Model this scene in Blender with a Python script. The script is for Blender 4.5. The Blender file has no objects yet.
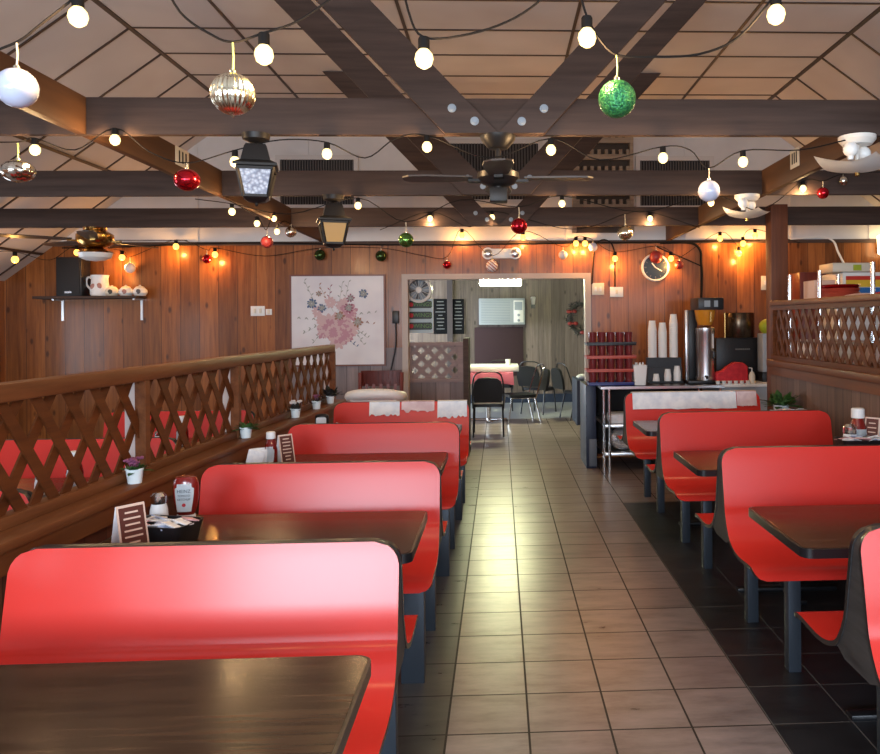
import bpy, bmesh, math, random
from mathutils import Vector, Matrix
random.seed(7)
S = bpy.context.scene
COL = S.collection
PI = math.pi

# ------------------------------------------------------------------ camera
FOC, PSI, RHO, CH, PPX, PPY = 800.0, .045, .009, 1.523, 536.0, 320.7
F = Vector((math.sin(PSI), math.cos(PSI), 0))
R0 = Vector((math.cos(PSI), -math.sin(PSI), 0)); U0 = Vector((0, 0, 1))
RR = R0*math.cos(RHO) - U0*math.sin(RHO); UU = U0*math.cos(RHO) + R0*math.sin(RHO)
CP = Vector((0, 0, CH))
def ray(px, py): return F + RR*((px-PPX)/FOC) + UU*((PPY-py)/FOC)
def atY(px, py, Y): d = ray(px, py); return CP + d*(Y/d.y)
def atX(px, py, X): d = ray(px, py); return CP + d*(X/d.x)
def atZ(px, py, Z): d = ray(px, py); return CP + d*((Z-CH)/d.z)
cd = bpy.data.cameras.new('camera'); cam = bpy.data.objects.new('camera', cd); COL.objects.link(cam)
cam.matrix_world = Matrix((( RR.x, UU.x, -F.x, 0), (RR.y, UU.y, -F.y, 0), (RR.z, UU.z, -F.z, CH), (0, 0, 0, 1)))
cd.sensor_width = 36; cd.lens = FOC/880*36; cd.clip_start = .05; cd.clip_end = 60
cd.shift_x = -(PPX-440)/880; cd.shift_y = -(377-PPY)/880
S.camera = cam
S.view_settings.view_transform = 'Standard'; S.view_settings.look = 'None'
S.view_settings.gamma = 1; S.view_settings.use_curve_mapping = False
S.view_settings.exposure = 0.0

# ------------------------------------------------------------------ materials
def mat(name, col=(.5,.5,.5), rough=.5, metal=0, spec=.5, coat=0, coatr=.1, trans=0, ior=1.45, emit=None, es=0):
    m = bpy.data.materials.new(name); m.use_nodes = True
    b = m.node_tree.nodes['Principled BSDF']
    b.inputs['Base Color'].default_value = (*col, 1)
    b.inputs['Roughness'].default_value = rough; b.inputs['Metallic'].default_value = metal
    b.inputs['Specular IOR Level'].default_value = spec
    b.inputs['Coat Weight'].default_value = coat; b.inputs['Coat Roughness'].default_value = coatr
    b.inputs['Transmission Weight'].default_value = trans; b.inputs['IOR'].default_value = ior
    if emit: b.inputs['Emission Color'].default_value = (*emit, 1); b.inputs['Emission Strength'].default_value = es
    return m
class NT:
    def __init__(s, m): s.t = m.node_tree; s.b = s.t.nodes['Principled BSDF']
    def n(s, typ, **kw):
        x = s.t.nodes.new(typ)
        for k, v in kw.items(): setattr(x, k, v)
        return x
    def l(s, a, b): s.t.links.new(a, b)
    def math(s, op, a, b=None, c=None):
        x = s.n('ShaderNodeMath', operation=op)
        for i, v in enumerate((a, b, c)):
            if v is None: continue
            if isinstance(v, (int, float)): x.inputs[i].default_value = v
            else: s.l(v, x.inputs[i])
        return x.outputs[0]
    def mix(s, f, a, b, blend='MIX'):
        x = s.n('ShaderNodeMix', data_type='RGBA', blend_type=blend)
        for i, v in ((0, f), (6, a), (7, b)):
            if isinstance(v, (int, float)): x.inputs[i].default_value = v
            elif isinstance(v, tuple): x.inputs[i].default_value = (*v, 1)
            else: s.l(v, x.inputs[i])
        return x.outputs[2]
    def obj(s):
        return s.n('ShaderNodeTexCoord').outputs['Object']
    def mapping(s, v, scale=(1,1,1), loc=(0,0,0), rot=(0,0,0)):
        x = s.n('ShaderNodeMapping'); x.inputs['Scale'].default_value = scale; x.inputs['Location'].default_value = loc; x.inputs['Rotation'].default_value = rot
        s.l(v, x.inputs[0]); return x.outputs[0]
    def noise(s, v, scale=5, detail=4, rough=.55):
        x = s.n('ShaderNodeTexNoise'); x.inputs['Scale'].default_value = scale; x.inputs['Detail'].default_value = detail; x.inputs['Roughness'].default_value = rough
        s.l(v, x.inputs['Vector']); return x.outputs['Fac']
    def ramp(s, v, stops):
        x = s.n('ShaderNodeValToRGB'); e = x.color_ramp.elements
        while len(e) < len(stops): e.new(.5)
        for i, (p, c) in enumerate(stops): e[i].position = p; e[i].color = (*c, 1)
        s.l(v, x.inputs[0]); return x.outputs[0]
    def bump(s, h, strength=.2, dist=.01):
        x = s.n('ShaderNodeBump'); x.inputs['Strength'].default_value = strength; x.inputs['Distance'].default_value = dist
        s.l(h, x.inputs['Height']); s.l(x.outputs[0], s.b.inputs['Normal'])
def wood(name, dark, light, axis='x', plank=0, grain='z', rough=.4, coat=0, coatr=.15, knots=0, gs=1.0, spec=.5, vary=.5):
    """axis: direction across the planks (0 = no planks); grain: direction the grain runs."""
    m = mat(name, light, rough, coat=coat, coatr=coatr, spec=spec); t = NT(m)
    o = t.obj(); sp = t.n('ShaderNodeSeparateXYZ'); t.l(o, sp.inputs[0])
    sc = [14*gs, 14*gs, 14*gs]; sc['xyz'.index(grain)] = .9*gs
    base = o
    if plank:
        u = t.math('DIVIDE', sp.outputs['xyz'.index(axis)], plank)
        fl = t.math('FLOOR', u)
        wn = t.n('ShaderNodeTexWhiteNoise', noise_dimensions='1D'); t.l(fl, wn.inputs['W'])
        cx = t.n('ShaderNodeCombineXYZ')
        off = t.math('MULTIPLY', wn.outputs['Value'], 13.0)
        for i in range(3): t.l(off, cx.inputs[i])
        add = t.n('ShaderNodeVectorMath', operation='ADD'); t.l(o, add.inputs[0]); t.l(cx.outputs[0], add.inputs[1]); base = add.outputs[0]
    g = t.noise(t.mapping(base, tuple(sc)), 2.2, 7, .62)
    big = t.noise(t.mapping(base, tuple(.25*x for x in sc)), 1.3, 3)
    f = t.math('ADD', t.math('MULTIPLY', g, .75), t.math('MULTIPLY', big, .35))
    c = t.ramp(f, [(.33, dark), (.72, light)])
    if plank:
        v = t.math('MULTIPLY_ADD', wn.outputs['Value'], vary, 1-vary*.55)
        mul = t.n('ShaderNodeVectorMath', operation='SCALE'); t.l(c, mul.inputs[0]); t.l(v, mul.inputs['Scale']); c = mul.outputs[0]
    if knots:
        ks = [9.5, 9.5, 9.5]; ks['xyz'.index(grain)] = 4.6
        vo = t.n('ShaderNodeTexVoronoi'); vo.inputs['Scale'].default_value = knots
        t.l(t.mapping(base, tuple(ks)), vo.inputs['Vector'])
        kf = t.ramp(vo.outputs['Distance'], [(.08, (1,1,1)), (.17, (0,0,0))])
        c = t.mix(t.math('MULTIPLY', kf, .75), c, tuple(.28*x for x in dark))
    if plank:
        fr = t.math('FRACT', u)
        d = t.math('MINIMUM', fr, t.math('SUBTRACT', 1.0, fr))
        gm = t.math('LESS_THAN', d, .006/plank*.5)
        c = t.mix(t.math('MULTIPLY', gm, .8), c, tuple(.2*x for x in dark))
        t.bump(t.math('MULTIPLY_ADD', gm, -1.0, t.math('MULTIPLY', f, .25)), .3, .004)
    else: t.bump(f, .12, .003)
    t.l(c, t.b.inputs['Base Color'])
    rr = t.math('MULTIPLY_ADD', g, .25, rough-.1); t.l(rr, t.b.inputs['Roughness'])
    return m
def speckle(name, a, b, scale, rough=.5, metal=0, detail=2, spec=.5, bump=0):
    m = mat(name, a, rough, metal, spec=spec); t = NT(m)
    n = t.noise(t.obj(), scale, detail); t.l(t.ramp(n, [(.35, a), (.65, b)]), t.b.inputs['Base Color'])
    if bump: t.bump(n, bump, .01)
    return m
M = {}
M['pine'] = wood('knotty_pine_panelling', (.125,.034,.008), (.36,.125,.031), 'x', .205, 'z', .32, coat=.22, coatr=.16, knots=.8, spec=.3)
M['pine_side'] = wood('knotty_pine_side', (.125,.034,.008), (.36,.125,.031), 'y', .205, 'z', .32, coat=.22, coatr=.16, knots=.8, spec=.3)
M['greywood'] = wood('weathered_panelling', (.085,.062,.05), (.235,.18,.15), 'x', .24, 'z', .5, knots=.7)
M['greywood_side'] = wood('weathered_panelling_side', (.085,.062,.05), (.235,.18,.15), 'y', .24, 'z', .5)
M['dado'] = wood('dado_boards', (.15,.115,.115), (.27,.21,.205), 'x', .13, 'z', .45)
M['rboards'] = wood('right_dado_boards', (.075,.042,.03), (.19,.115,.083), 'y', .125, 'z', .5, spec=.2)
M['beam'] = wood('beam_wood', (.034,.021,.016), (.082,.052,.041), 'x', 0, 'x', .6, gs=.7, spec=.22)
M['beam_y'] = wood('beam_wood_y', (.055,.025,.012), (.115,.053,.025), 'y', 0, 'y', .6, gs=.7, spec=.25)
M['post'] = wood('post_wood', (.085,.028,.014), (.17,.06,.03), 'z', 0, 'z', .5, gs=.8, spec=.3)
M['lattice'] = wood('lattice_wood', (.06,.018,.006), (.15,.046,.014), 'y', 0, 'y', .5, gs=1.2, spec=.12)
M['rail'] = wood('rail_wood', (.085,.028,.011), (.19,.066,.023), 'y', 0, 'y', .45, gs=.9, spec=.16)
M['dlattice'] = wood('door_lattice_wood', (.14,.085,.075), (.28,.185,.165), 'x', 0, 'x', .5)
M['table'] = wood('table_laminate', (.028,.015,.010), (.056,.031,.020), 'x', 0, 'x', .17, gs=1.3, spec=.28)
M['ply'] = wood('dark_booth_laminate', (.012,.013,.015), (.065,.064,.064), 'x', 0, 'y', .45, gs=2.2, spec=.3)
M['chairwood'] = wood('chair_wood', (.09,.016,.01), (.20,.035,.022), 'x', 0, 'z', .3)
M['red'] = mat('red_laminate', (.62,.032,.022), .25, spec=.5)
M['edge'] = mat('black_edge', (.012,.012,.014), .3)
M['steel'] = mat('booth_leg_paint', (.045,.055,.07), .4, .35)
M['chrome'] = mat('chrome', (.75,.76,.78), .16, 1)
M['stainless'] = mat('stainless', (.62,.62,.62), .28, 1)
M['black'] = mat('black_plastic', (.012,.012,.014), .4)
M['dkmetal'] = mat('dark_bronze', (.016,.014,.013), .42, .1, spec=.35)
M['bronze'] = mat('brown_pot', (.10,.07,.045), .25, .8)
M['brass'] = mat('brass', (.45,.27,.09), .22, 1)
M['white'] = mat('white_plastic', (.78,.78,.76), .4)
M['paper'] = speckle('white_paper', (.72,.73,.76), (.85,.85,.85), 40, .7)
M['cloth'] = speckle('white_cloth', (.66,.70,.76), (.84,.86,.88), 14, .75, bump=.3)
M['pinkcloth'] = speckle('pinkish_cloth', (.62,.45,.46), (.75,.6,.6), 14, .75, bump=.3)
M['vinyl'] = mat('white_vinyl', (.74,.75,.73), .35)
M['plaster'] = speckle('white_gable_boards', (.66,.65,.64), (.72,.71,.70), 3, .6)
M['ceil'] = speckle('ceiling_tile', (.51,.48,.475), (.59,.56,.55), 1.4, .75)
M['tbar'] = mat('dark_ceiling_strip', (.045,.03,.025), .5)
M['grille'] = mat('vent_slats', (.10,.09,.085), .5)
M['ventw'] = mat('vent_frame', (.62,.60,.58), .5)
M['dark'] = mat('dark_backing', (.012,.011,.011), .7)
M['navy'] = mat('navy_panel', (.016,.026,.055), .45)
M['ketchup'] = mat('ketchup', (.17,.010,.007), .18, coat=.6)
M['label'] = mat('bottle_label', (.72,.78,.82), .5)
M['ink'] = mat('label_ink', (.10,.14,.16), .6)
M['inkred'] = mat('label_red', (.45,.02,.03), .6)
M['ivory'] = mat('ivory_plate', (.68,.62,.5), .45)
M['trimw'] = mat('door_trim', (.44,.36,.31), .5)
M['salt'] = mat('salt', (.82,.82,.82), .6)
M['glass'] = mat('clear_glass', (.95,.97,1), .05, trans=1)
M['menu'] = mat('menu_card', (.10,.03,.022), .4)
M['menuborder'] = mat('menu_card_border', (.68,.5,.4), .5)
M['potw'] = mat('pot_white', (.74,.82,.83), .45)
M['leaf'] = speckle('leaf', (.03,.09,.02), (.10,.22,.05), 30, .45)
M['leafdk'] = speckle('leaf_dark', (.03,.025,.03), (.06,.06,.04), 30, .45)
M['purple'] = speckle('petal_purple', (.12,.03,.09), (.33,.10,.20), 40, .6)
M['petalw'] = speckle('petal_white', (.6,.56,.55), (.8,.78,.76), 40, .6)
M['wire'] = mat('wire', (.012,.010,.009), .75, spec=.15)
M['bulb'] = mat('lit_bulb', (.08,.06,.03), .3, emit=(1.0,.76,.30), es=1.7)
M['bulbamber'] = mat('lit_amber_bulb', (.08,.05,.02), .3, emit=(1.0,.50,.09), es=1.9)
M['fluo'] = mat('lit_tube', (1,1,.9), .3, emit=(.97,1.0,.58), es=95)
M['globe'] = mat('frosted_globe', (.8,.79,.76), .3)
M['tumbler'] = mat('red_tumbler', (.15,.022,.025), .12, coat=.5)
M['tray'] = mat('red_tray', (.42,.06,.035), .4)
M['bluetray'] = mat('blue_tray', (.02,.03,.16), .4)
M['amber'] = mat('amber_plastic', (.55,.22,.02), .2, coat=.5)
M['redcloth'] = speckle('red_cloth', (.42,.01,.02), (.55,.02,.03), 20, .7)
M['lime'] = mat('lime_plastic', (.35,.42,.03), .4)
M['pearl'] = mat('pearl_white', (.50,.53,.66), .22, coat=.6)
M['gold'] = mat('gold_mirror', (.85,.78,.58), .2, 1)
M['silver'] = mat('silver_mirror', (.80,.74,.62), .14, 1)
M['redmirror'] = mat('red_mirror', (.50,.015,.025), .16, .9)
M['redmatte'] = mat('red_matte', (.32,.035,.03), .4)
M['greenmirror'] = mat('green_mirror', (.12,.25,.06), .2, .85)
M['greendk'] = mat('dark_green_mirror', (.045,.08,.025), .2, .85)
m = speckle('green_glitter', (.012,.11,.05), (.07,.35,.09), 160, .3, .5, 2, bump=.6); M['glitter'] = m
M['ribbon'] = mat('ribbon', (.42,.48,.14), .5)
M['ribbonw'] = mat('cream_ribbon', (.6,.52,.38), .5)
M['stripew'] = mat('candy_white', (.75,.68,.66), .35)
M['ac'] = mat('air_conditioner', (.36,.40,.44), .5)
M['acdk'] = mat('air_conditioner_grille', (.26,.30,.34), .5)
M['mauve'] = mat('mauve_panel', (.06,.036,.04), .8, spec=.15)
M['greypost'] = mat('grey_post', (.09,.075,.075), .8, spec=.15)
M['pinkt'] = mat('pink_cover', (.52,.11,.19), .6)
M['board'] = mat('blackboard', (.009,.009,.01), .85, spec=.1)
M['chalk'] = mat('chalk', (.16,.16,.155), .8)
M['signw'] = mat('sign_white', (.42,.52,.56), .6)
M['signg'] = mat('sign_green', (.10,.22,.04), .5)
M['signk'] = mat('sign_black', (.02,.025,.02), .5)
M['fancage'] = mat('fan_plastic', (.70,.67,.62), .4)
M['fandk'] = mat('fan_centre', (.10,.09,.09), .5)
M['padblk'] = mat('black_vinyl', (.014,.015,.018), .38)
M['canvas'] = speckle('canvas', (.66,.63,.66), (.76,.74,.75), 3, .7)
M['frame'] = mat('picture_frame', (.16,.05,.03), .4)
M['clockf'] = mat('clock_face', (.02,.035,.055), .4)
M['sred'] = mat('stripe_red', (.55,.03,.015), .4); M['syel'] = mat('stripe_yellow', (.72,.46,.03), .4); M['sblue'] = mat('stripe_blue', (.02,.14,.42), .4)
M['carton'] = mat('carton', (.46,.30,.20), .7); M['cartonp'] = mat('peach_carton', (.62,.42,.33), .7)
M['lanternglass'] = mat('lantern_glass', (.62,.66,.74), .18, coat=.8)
M['lanternamber'] = mat('lantern_amber', (.42,.25,.08), .25, emit=(1,.5,.12), es=.06)
M['foil'] = mat('crinkled_film', (.6,.64,.7), .15, .75)
M['woodrack'] = wood('pale_rack_wood', (.22,.16,.11), (.42,.33,.24), 'x', 0, 'x', .6)
M['rackdk'] = wood('dark_rack_wood', (.04,.028,.02), (.09,.06,.04), 'x', 0, 'x', .6)
M['petalpink'] = mat('print_pink', (.50,.26,.31), .7); M['petaldeep'] = mat('print_plum', (.28,.09,.14), .7)
M['petalblue'] = mat('print_blue', (.08,.13,.24), .7); M['printgrey'] = mat('print_sage', (.33,.34,.31), .7)
M['printblush'] = mat('print_blush', (.60,.42,.42), .7); M['printrust'] = mat('print_rust', (.33,.17,.12), .7)
# lantern textured glass
t = NT(M['lanternglass']); n_ = t.n('ShaderNodeTexVoronoi'); n_.inputs['Scale'].default_value = 60; t.l(t.obj(), n_.inputs['Vector']); t.bump(n_.outputs['Distance'], .9, .01)
t.l(t.ramp(n_.outputs['Distance'], [(.2, (.75,.78,.85)), (.7, (.34,.36,.44))]), t.b.inputs['Base Color'])
# crinkle
t = NT(M['foil']); t.bump(t.noise(t.obj(), 22, 3), 1.0, .02)
# floor tile
def tile(name, a, b, grout, rough, gw):
    m = mat(name, a, rough, spec=.5); t = NT(m); o = t.obj()
    br = t.n('ShaderNodeTexBrick', offset=0, squash=1)
    br.inputs['Scale'].default_value = 1; br.inputs['Brick Width'].default_value = .3047; br.inputs['Row Height'].default_value = .3075
    br.inputs['Mortar Size'].default_value = gw; br.inputs['Mortar Smooth'].default_value = .1; br.inputs['Bias'].default_value = -.1
    br.inputs['Color1'].default_value = (*a, 1); br.inputs['Color2'].default_value = (*b, 1); br.inputs['Mortar'].default_value = (*grout, 1)
    # lines at x = .094 + .3047 k, y = 2.958 + .3075 k
    t.l(t.mapping(o, (1,1,1), (-.094+.3047*20, -2.958+.3075*30, 0)), br.inputs['Vector'])
    n = t.noise(t.mapping(o, (1.5,5,1)), 2.2, 8, .68)
    c = t.mix(.85, br.outputs['Color'], t.ramp(n, [(.28, (.42,.38,.36)), (.5, (.9,.88,.86)), (.74, (1.3,1.25,1.22))]), 'MULTIPLY')
    c = t.mix(br.outputs['Fac'], c, grout)
    t.l(c, t.b.inputs['Base Color'])
    t.bump(t.math('MULTIPLY_ADD', br.outputs['Fac'], -1.0, t.math('MULTIPLY', n, .3)), .25, .004)
    t.l(t.math('MULTIPLY_ADD', br.outputs['Fac'], .4, t.math('MULTIPLY_ADD', n, .2, rough-.1)), t.b.inputs['Roughness'])
    return m
M['tile'] = tile('beige_floor_tile', (.275,.222,.208), (.225,.178,.166), (.02,.014,.011), .31, .0042)
M['slate'] = tile('slate_floor_tile', (.022,.022,.026), (.017,.017,.02), (.10,.09,.085), .38, .003)

M['darktile'] = tile('dark_brown_tile', (.085,.075,.066), (.07,.06,.052), (.02,.016,.013), .30, .0042)

# ------------------------------------------------------------------ mesh builder
class MB:
    def __init__(s): s.bm = bmesh.new()
    def _tag(s, fs, mi):
        for f in fs: f.material_index = mi
    def box(s, x0, x1, y0, y1, z0, z1, mi=0, bev=0, seg=2):
        bm = s.bm; v = [bm.verts.new((x, y, z)) for z in (z0, z1) for y in (y0, y1) for x in (x0, x1)]
        q = [(0,2,3,1), (4,5,7,6), (0,1,5,4), (2,6,7,3), (0,4,6,2), (1,3,7,5)]
        fs = [bm.faces.new([v[i] for i in k]) for k in q]; s._tag(fs, mi)
        if bev:
            es = list({e for f in fs for e in f.edges})
            r = bmesh.ops.bevel(bm, geom=es, offset=bev, segments=seg, affect='EDGES', profile=.5); s._tag(r['faces'], mi)
        return s
    def xbox(s, mtx, sx, sy, sz, mi=0, bev=0):
        n0 = set(s.bm.verts); s.box(-sx/2, sx/2, -sy/2, sy/2, -sz/2, sz/2, mi, bev)
        for v in s.bm.verts:
            if v not in n0: v.co = mtx @ v.co
        return s
    def bar(s, p0, p1, w, t, mi=0, up=(0,0,1), bev=0):
        p0 = Vector(p0); p1 = Vector(p1); d = (p1-p0); L = d.length; d.normalize(); u = Vector(up)
        x = d.cross(u)
        if x.length < 1e-5: x = d.cross(Vector((0,1,0)))
        x.normalize(); z = x.cross(d)
        m = Matrix(((x.x, d.x, z.x, 0), (x.y, d.y, z.y, 0), (x.z, d.z, z.z, 0), (0,0,0,1))); m.translation = (p0+p1)/2
        return s.xbox(m, w, L, t, mi, bev)
    def lathe(s, prof, n=20, c=(0,0,0), mi=0, ridge=0, nr=0, sx=1, sy=1):
        bm = s.bm; rings = []
        for r, z in prof:
            if r < 1e-6: rings.append([bm.verts.new((c[0], c[1], c[2]+z))])
            else:
                ring = []
                for i in range(n):
                    a = 2*PI*i/n; q = r*(1+ridge*math.cos(a*nr)) if nr else r
                    ring.append(bm.verts.new((c[0]+q*math.cos(a)*sx, c[1]+q*math.sin(a)*sy, c[2]+z)))
                rings.append(ring)
        for a, b in zip(rings, rings[1:]):
            for i in range(n):
                j = (i+1) % n
                if len(a) == 1 and len(b) == 1: continue
                if len(a) == 1: f = bm.faces.new((a[0], b[j], b[i]))
                elif len(b) == 1: f = bm.faces.new((a[i], a[j], b[0]))
                else: f = bm.faces.new((a[i], a[j], b[j], b[i]))
                f.material_index = mi
        for ring, rev in ((rings[0], True), (rings[-1], False)):
            if len(ring) > 2: f = bm.faces.new(ring[::-1] if rev else ring); f.material_index = mi
        return s
    def sphere(s, c, r, sx=1, sy=1, sz=1, n=16, mi=0, ridge=0, nr=0):
        k = max(6, n//2)
        return s.lathe([(r*math.sin(PI*i/k) if 0 < i < k else 0, -r*sz*math.cos(PI*i/k)) for i in range(k+1)], n, c, mi, ridge, nr, sx, sy)
    def tube(s, pts, r, n=8, mi=0):
        bm = s.bm; pts = [Vector(p) for p in pts]; rings = []; prev = None
        for i, p in enumerate(pts):
            d = (pts[min(i+1, len(pts)-1)] - pts[max(i-1, 0)]); d.normalize()
            u = prev if prev else (Vector((0,0,1)) if abs(d.z) < .9 else Vector((1,0,0)))
            x = d.cross(u); x.normalize(); y = x.cross(d); y.normalize(); prev = y
            rad = r[i] if isinstance(r, (list, tuple)) else r
            rings.append([bm.verts.new(p + (x*math.cos(2*PI*k/n) + y*math.sin(2*PI*k/n))*rad) for k in range(n)])
        for a, b in zip(rings, rings[1:]):
            for k in range(n):
                f = bm.faces.new((a[k], a[(k+1) % n], b[(k+1) % n], b[k])); f.material_index = mi
        for ring in (rings[0][::-1], rings[-1]): f = bm.faces.new(ring); f.material_index = mi
        return s
    def prism(s, poly, axis, a, b, mi=0):
        """poly: 2D outline; axis the extrusion axis. x:(y,z) y:(x,z) z:(x,y)"""
        def P(p, h): return {'x': (h, p[0], p[1]), 'y': (p[0], h, p[1]), 'z': (p[0], p[1], h)}[axis]
        A = [s.bm.verts.new(P(p, a)) for p in poly]; B = [s.bm.verts.new(P(p, b)) for p in poly]
        n = len(poly); fs = [s.bm.faces.new(A[::-1]), s.bm.faces.new(B)]
        for i in range(n): fs.append(s.bm.faces.new((A[i], A[(i+1) % n], B[(i+1) % n], B[i])))
        s._tag(fs, mi); return s
    def move(s, mtx):
        for v in s.bm.verts: v.co = mtx @ v.co
        return s
    def build(s, name, mats, parent=None, ang=38, loc=None):
        bm = s.bm; bmesh.ops.recalc_face_normals(bm, faces=bm.faces)
        for f in bm.faces: f.smooth = True
        for e in bm.edges:
            if len(e.link_faces) != 2 or e.calc_face_angle(0) > math.radians(ang): e.smooth = False
        me = bpy.data.meshes.new(name); bm.to_mesh(me); bm.free()
        for m in (mats if isinstance(mats, (list, tuple)) else [mats]): me.materials.append(M[m] if isinstance(m, str) else m)
        o = bpy.data.objects.new(name, me); COL.objects.link(o)
        if parent: o.parent = parent
        if loc is not None: o.location = loc
        return o
def thing(name, label, cat, loc=(0,0,0), rz=0, group=None):
    o = bpy.data.objects.new(name, None); COL.objects.link(o); o.empty_display_size = .05
    o.location = loc; o.rotation_euler = (0, 0, rz); return tag(o, label, cat, group)
def tag(o, label, cat, group=None):
    o['label'] = label; o['category'] = cat
    if group: o['group'] = group
    return o
def struct(o): o['kind'] = 'structure'; return o
def stuff(o): o['kind'] = 'stuff'; return o
KIDS = {}
def copy_tree(o, parent=None):
    c = o.copy(); COL.objects.link(c)
    if parent: c.parent = parent
    for ch in [k for k in list(bpy.data.objects) if k.parent == o]: copy_tree(ch, c)
    return c
def text(s, size, mt, parent, mtx, depth=.0006, name='lettering'):
    cu = bpy.data.curves.new('t', 'FONT'); cu.body = s; cu.size = size; cu.align_x = 'CENTER'; cu.align_y = 'CENTER'; cu.extrude = depth
    o = bpy.data.objects.new('t', cu); COL.objects.link(o)
    dg = bpy.context.evaluated_depsgraph_get(); me = bpy.data.meshes.new_from_object(o.evaluated_get(dg))
    bpy.data.objects.remove(o); bpy.data.curves.remove(cu)
    me.transform(mtx); me.materials.clear(); me.materials.append(M[mt])
    r = bpy.data.objects.new(name, me); COL.objects.link(r)
    if parent: r.parent = parent
    return r
FRONT = Matrix.Rotation(PI/2, 4, 'X')       # text facing -Y
def crom(pts, k=5):
    pts = [Vector(p) for p in pts]; out = []
    P = [pts[0]*2-pts[1]] + pts + [pts[-1]*2-pts[-2]]
    for i in range(1, len(P)-2):
        a, b, c, d = P[i-1:i+3]
        for j in range(k):
            t = j/k; out.append(.5*((2*b) + (c-a)*t + (2*a-5*b+4*c-d)*t*t + (3*b-a-3*c+d)*t**3))
    out.append(pts[-1]); return out
def rrect(x0, x1, y0, y1, r, n=5):
    o = []
    for cx, cy, a0 in ((x1-r, y1-r, 0), (x0+r, y1-r, 90), (x0+r, y0+r, 180), (x1-r, y0+r, 270)):
        for i in range(n+1):
            a = math.radians(a0 + 90*i/n); o.append((cx+r*math.cos(a), cy+r*math.sin(a)))
    return o

# ------------------------------------------------------------------ the setting
WY, FY = 8.9, -2.6            # dining room's far wall, front wall behind the camera
LX, RX = -5.35, 5.35
CZ, CX = 3.82, 2.84           # flat part of the ceiling, its half width
SZ = 2.0                      # ceiling height at the side walls
b = MB(); b.box(LX, RX, FY, WY+6.2, -.06, 0); struct(b.build('floor', 'tile'))
b = MB(); b.box(1.008, 2.24, FY+.05, 6.62, 0, .0015); struct(b.build('trim_1', 'slate'))
b = MB(); b.box(-1.6, -.211, FY+.05, 8.2, 0, .0015); struct(b.build('trim_8', 'darktile'))
# far wall of the dining room with the doorway
DX0, DX1, DZ = -1.02, .985, 2.02
HW = 2.40
b = MB(); b.box(LX, DX0, WY, WY+.1, 0, HW); b.box(DX1, RX, WY, WY+.1, 0, HW); b.box(DX0, DX1, WY, WY+.1, DZ, HW); struct(b.build('wall_back', 'pine'))
slope = [(-5.35, SZ), (-CX, CZ), (CX, CZ), (5.35, SZ)]
def zc(x): return CZ if abs(x) < CX else CZ + (abs(x)-CX)/(5.35-CX)*(SZ-CZ)
xl = -5.35+(HW-SZ)/(CZ-SZ)*(5.35-CX)
b = MB(); b.prism([(xl, HW), (-xl, HW), (CX, CZ), (-CX, CZ)], 'y', WY+.005, WY+.1)
for x in (-3.3, -2.1, -.95, .75, 2.1, 3.3, 4.2):
    b.box(x-.012, x+.012, WY-.006, WY+.006, HW+.02, zc(x)-.03)
struct(b.build('wall_gable', 'plaster'))
b = MB(); b.box(LX-.1, LX, FY, WY+.1, 0, SZ+.1); struct(b.build('wall_left', 'pine_side'))
b = MB(); b.box(RX, RX+.1, FY, WY+.1, 0, SZ+.1); struct(b.build('wall_right', 'pine_side'))
b = MB(); b.box(LX, RX, FY-.1, FY, 0, CZ); struct(b.build('wall_front', 'pine'))
# ceiling: flat middle and two slopes
b = MB(); b.prism([(-5.45, SZ-.07), (-CX, CZ), (CX, CZ), (5.45, SZ-.07), (5.45, SZ+.05), (CX+.04, CZ+.1), (-CX-.04, CZ+.1), (-5.45, SZ+.05)], 'y', FY, WY+.1)
struct(b.build('ceiling', 'ceil'))
# dark strips between the ceiling tiles
b = MB(); sl = math.hypot(5.35-CX, CZ-SZ); ux, uz = (5.35-CX)/sl, (CZ-SZ)/sl
y = 6.32-.593*9
while y < WY:
    b.box(-CX, CX, y-.011, y+.011, CZ-.006, CZ+.005)
    for s in (-1, 1):
        b.bar((s*CX, y, CZ), (s*(CX+ux*sl), y, CZ-uz*sl), .022, .014, up=(s*uz, 0, ux))
    y += .593
for x in (-2.04, -.72, .6, 1.92): b.box(x-.012, x+.012, 0, WY, CZ-.007, CZ+.005)
for s in (-1, 1):
    b.bar((s*CX, 0, CZ-.002), (s*CX, WY, CZ-.002), .045, .02)
    for d in (1.3, 2.6):
        b.bar((s*(CX+ux*d), 0, CZ-uz*d), (s*(CX+ux*d), WY, CZ-uz*d), .03, .016, up=(s*uz, 0, ux))
struct(b.build('trim_2', 'tbar'))
# door trim
b = MB()
b.box(DX0-.06, DX0+.006, WY-.02, WY+.12, 0, DZ+.03); b.box(DX1-.035, DX1+.03, WY-.02, WY+.12, 0, DZ+.03); b.box(DX0+.0061, DX1-.0351, WY-.0199, WY+.1199, DZ-.03, DZ+.0299)
struct(b.build('trim_3', 'trimw'))
# dado left of the doorway
p0 = atY(293, 345, WY); b = MB(); b.box(p0.x-.02, DX0-.03, WY-.012, WY+.002, 0, 1.24); struct(b.build('trim_4', 'dado'))
# strip hiding the top of the boards
b = MB(); b.box(LX+.1, RX-.1, WY-.02, WY+.01, HW-.025, HW+.015); struct(b.build('trim_5', 'beam'))
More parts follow.
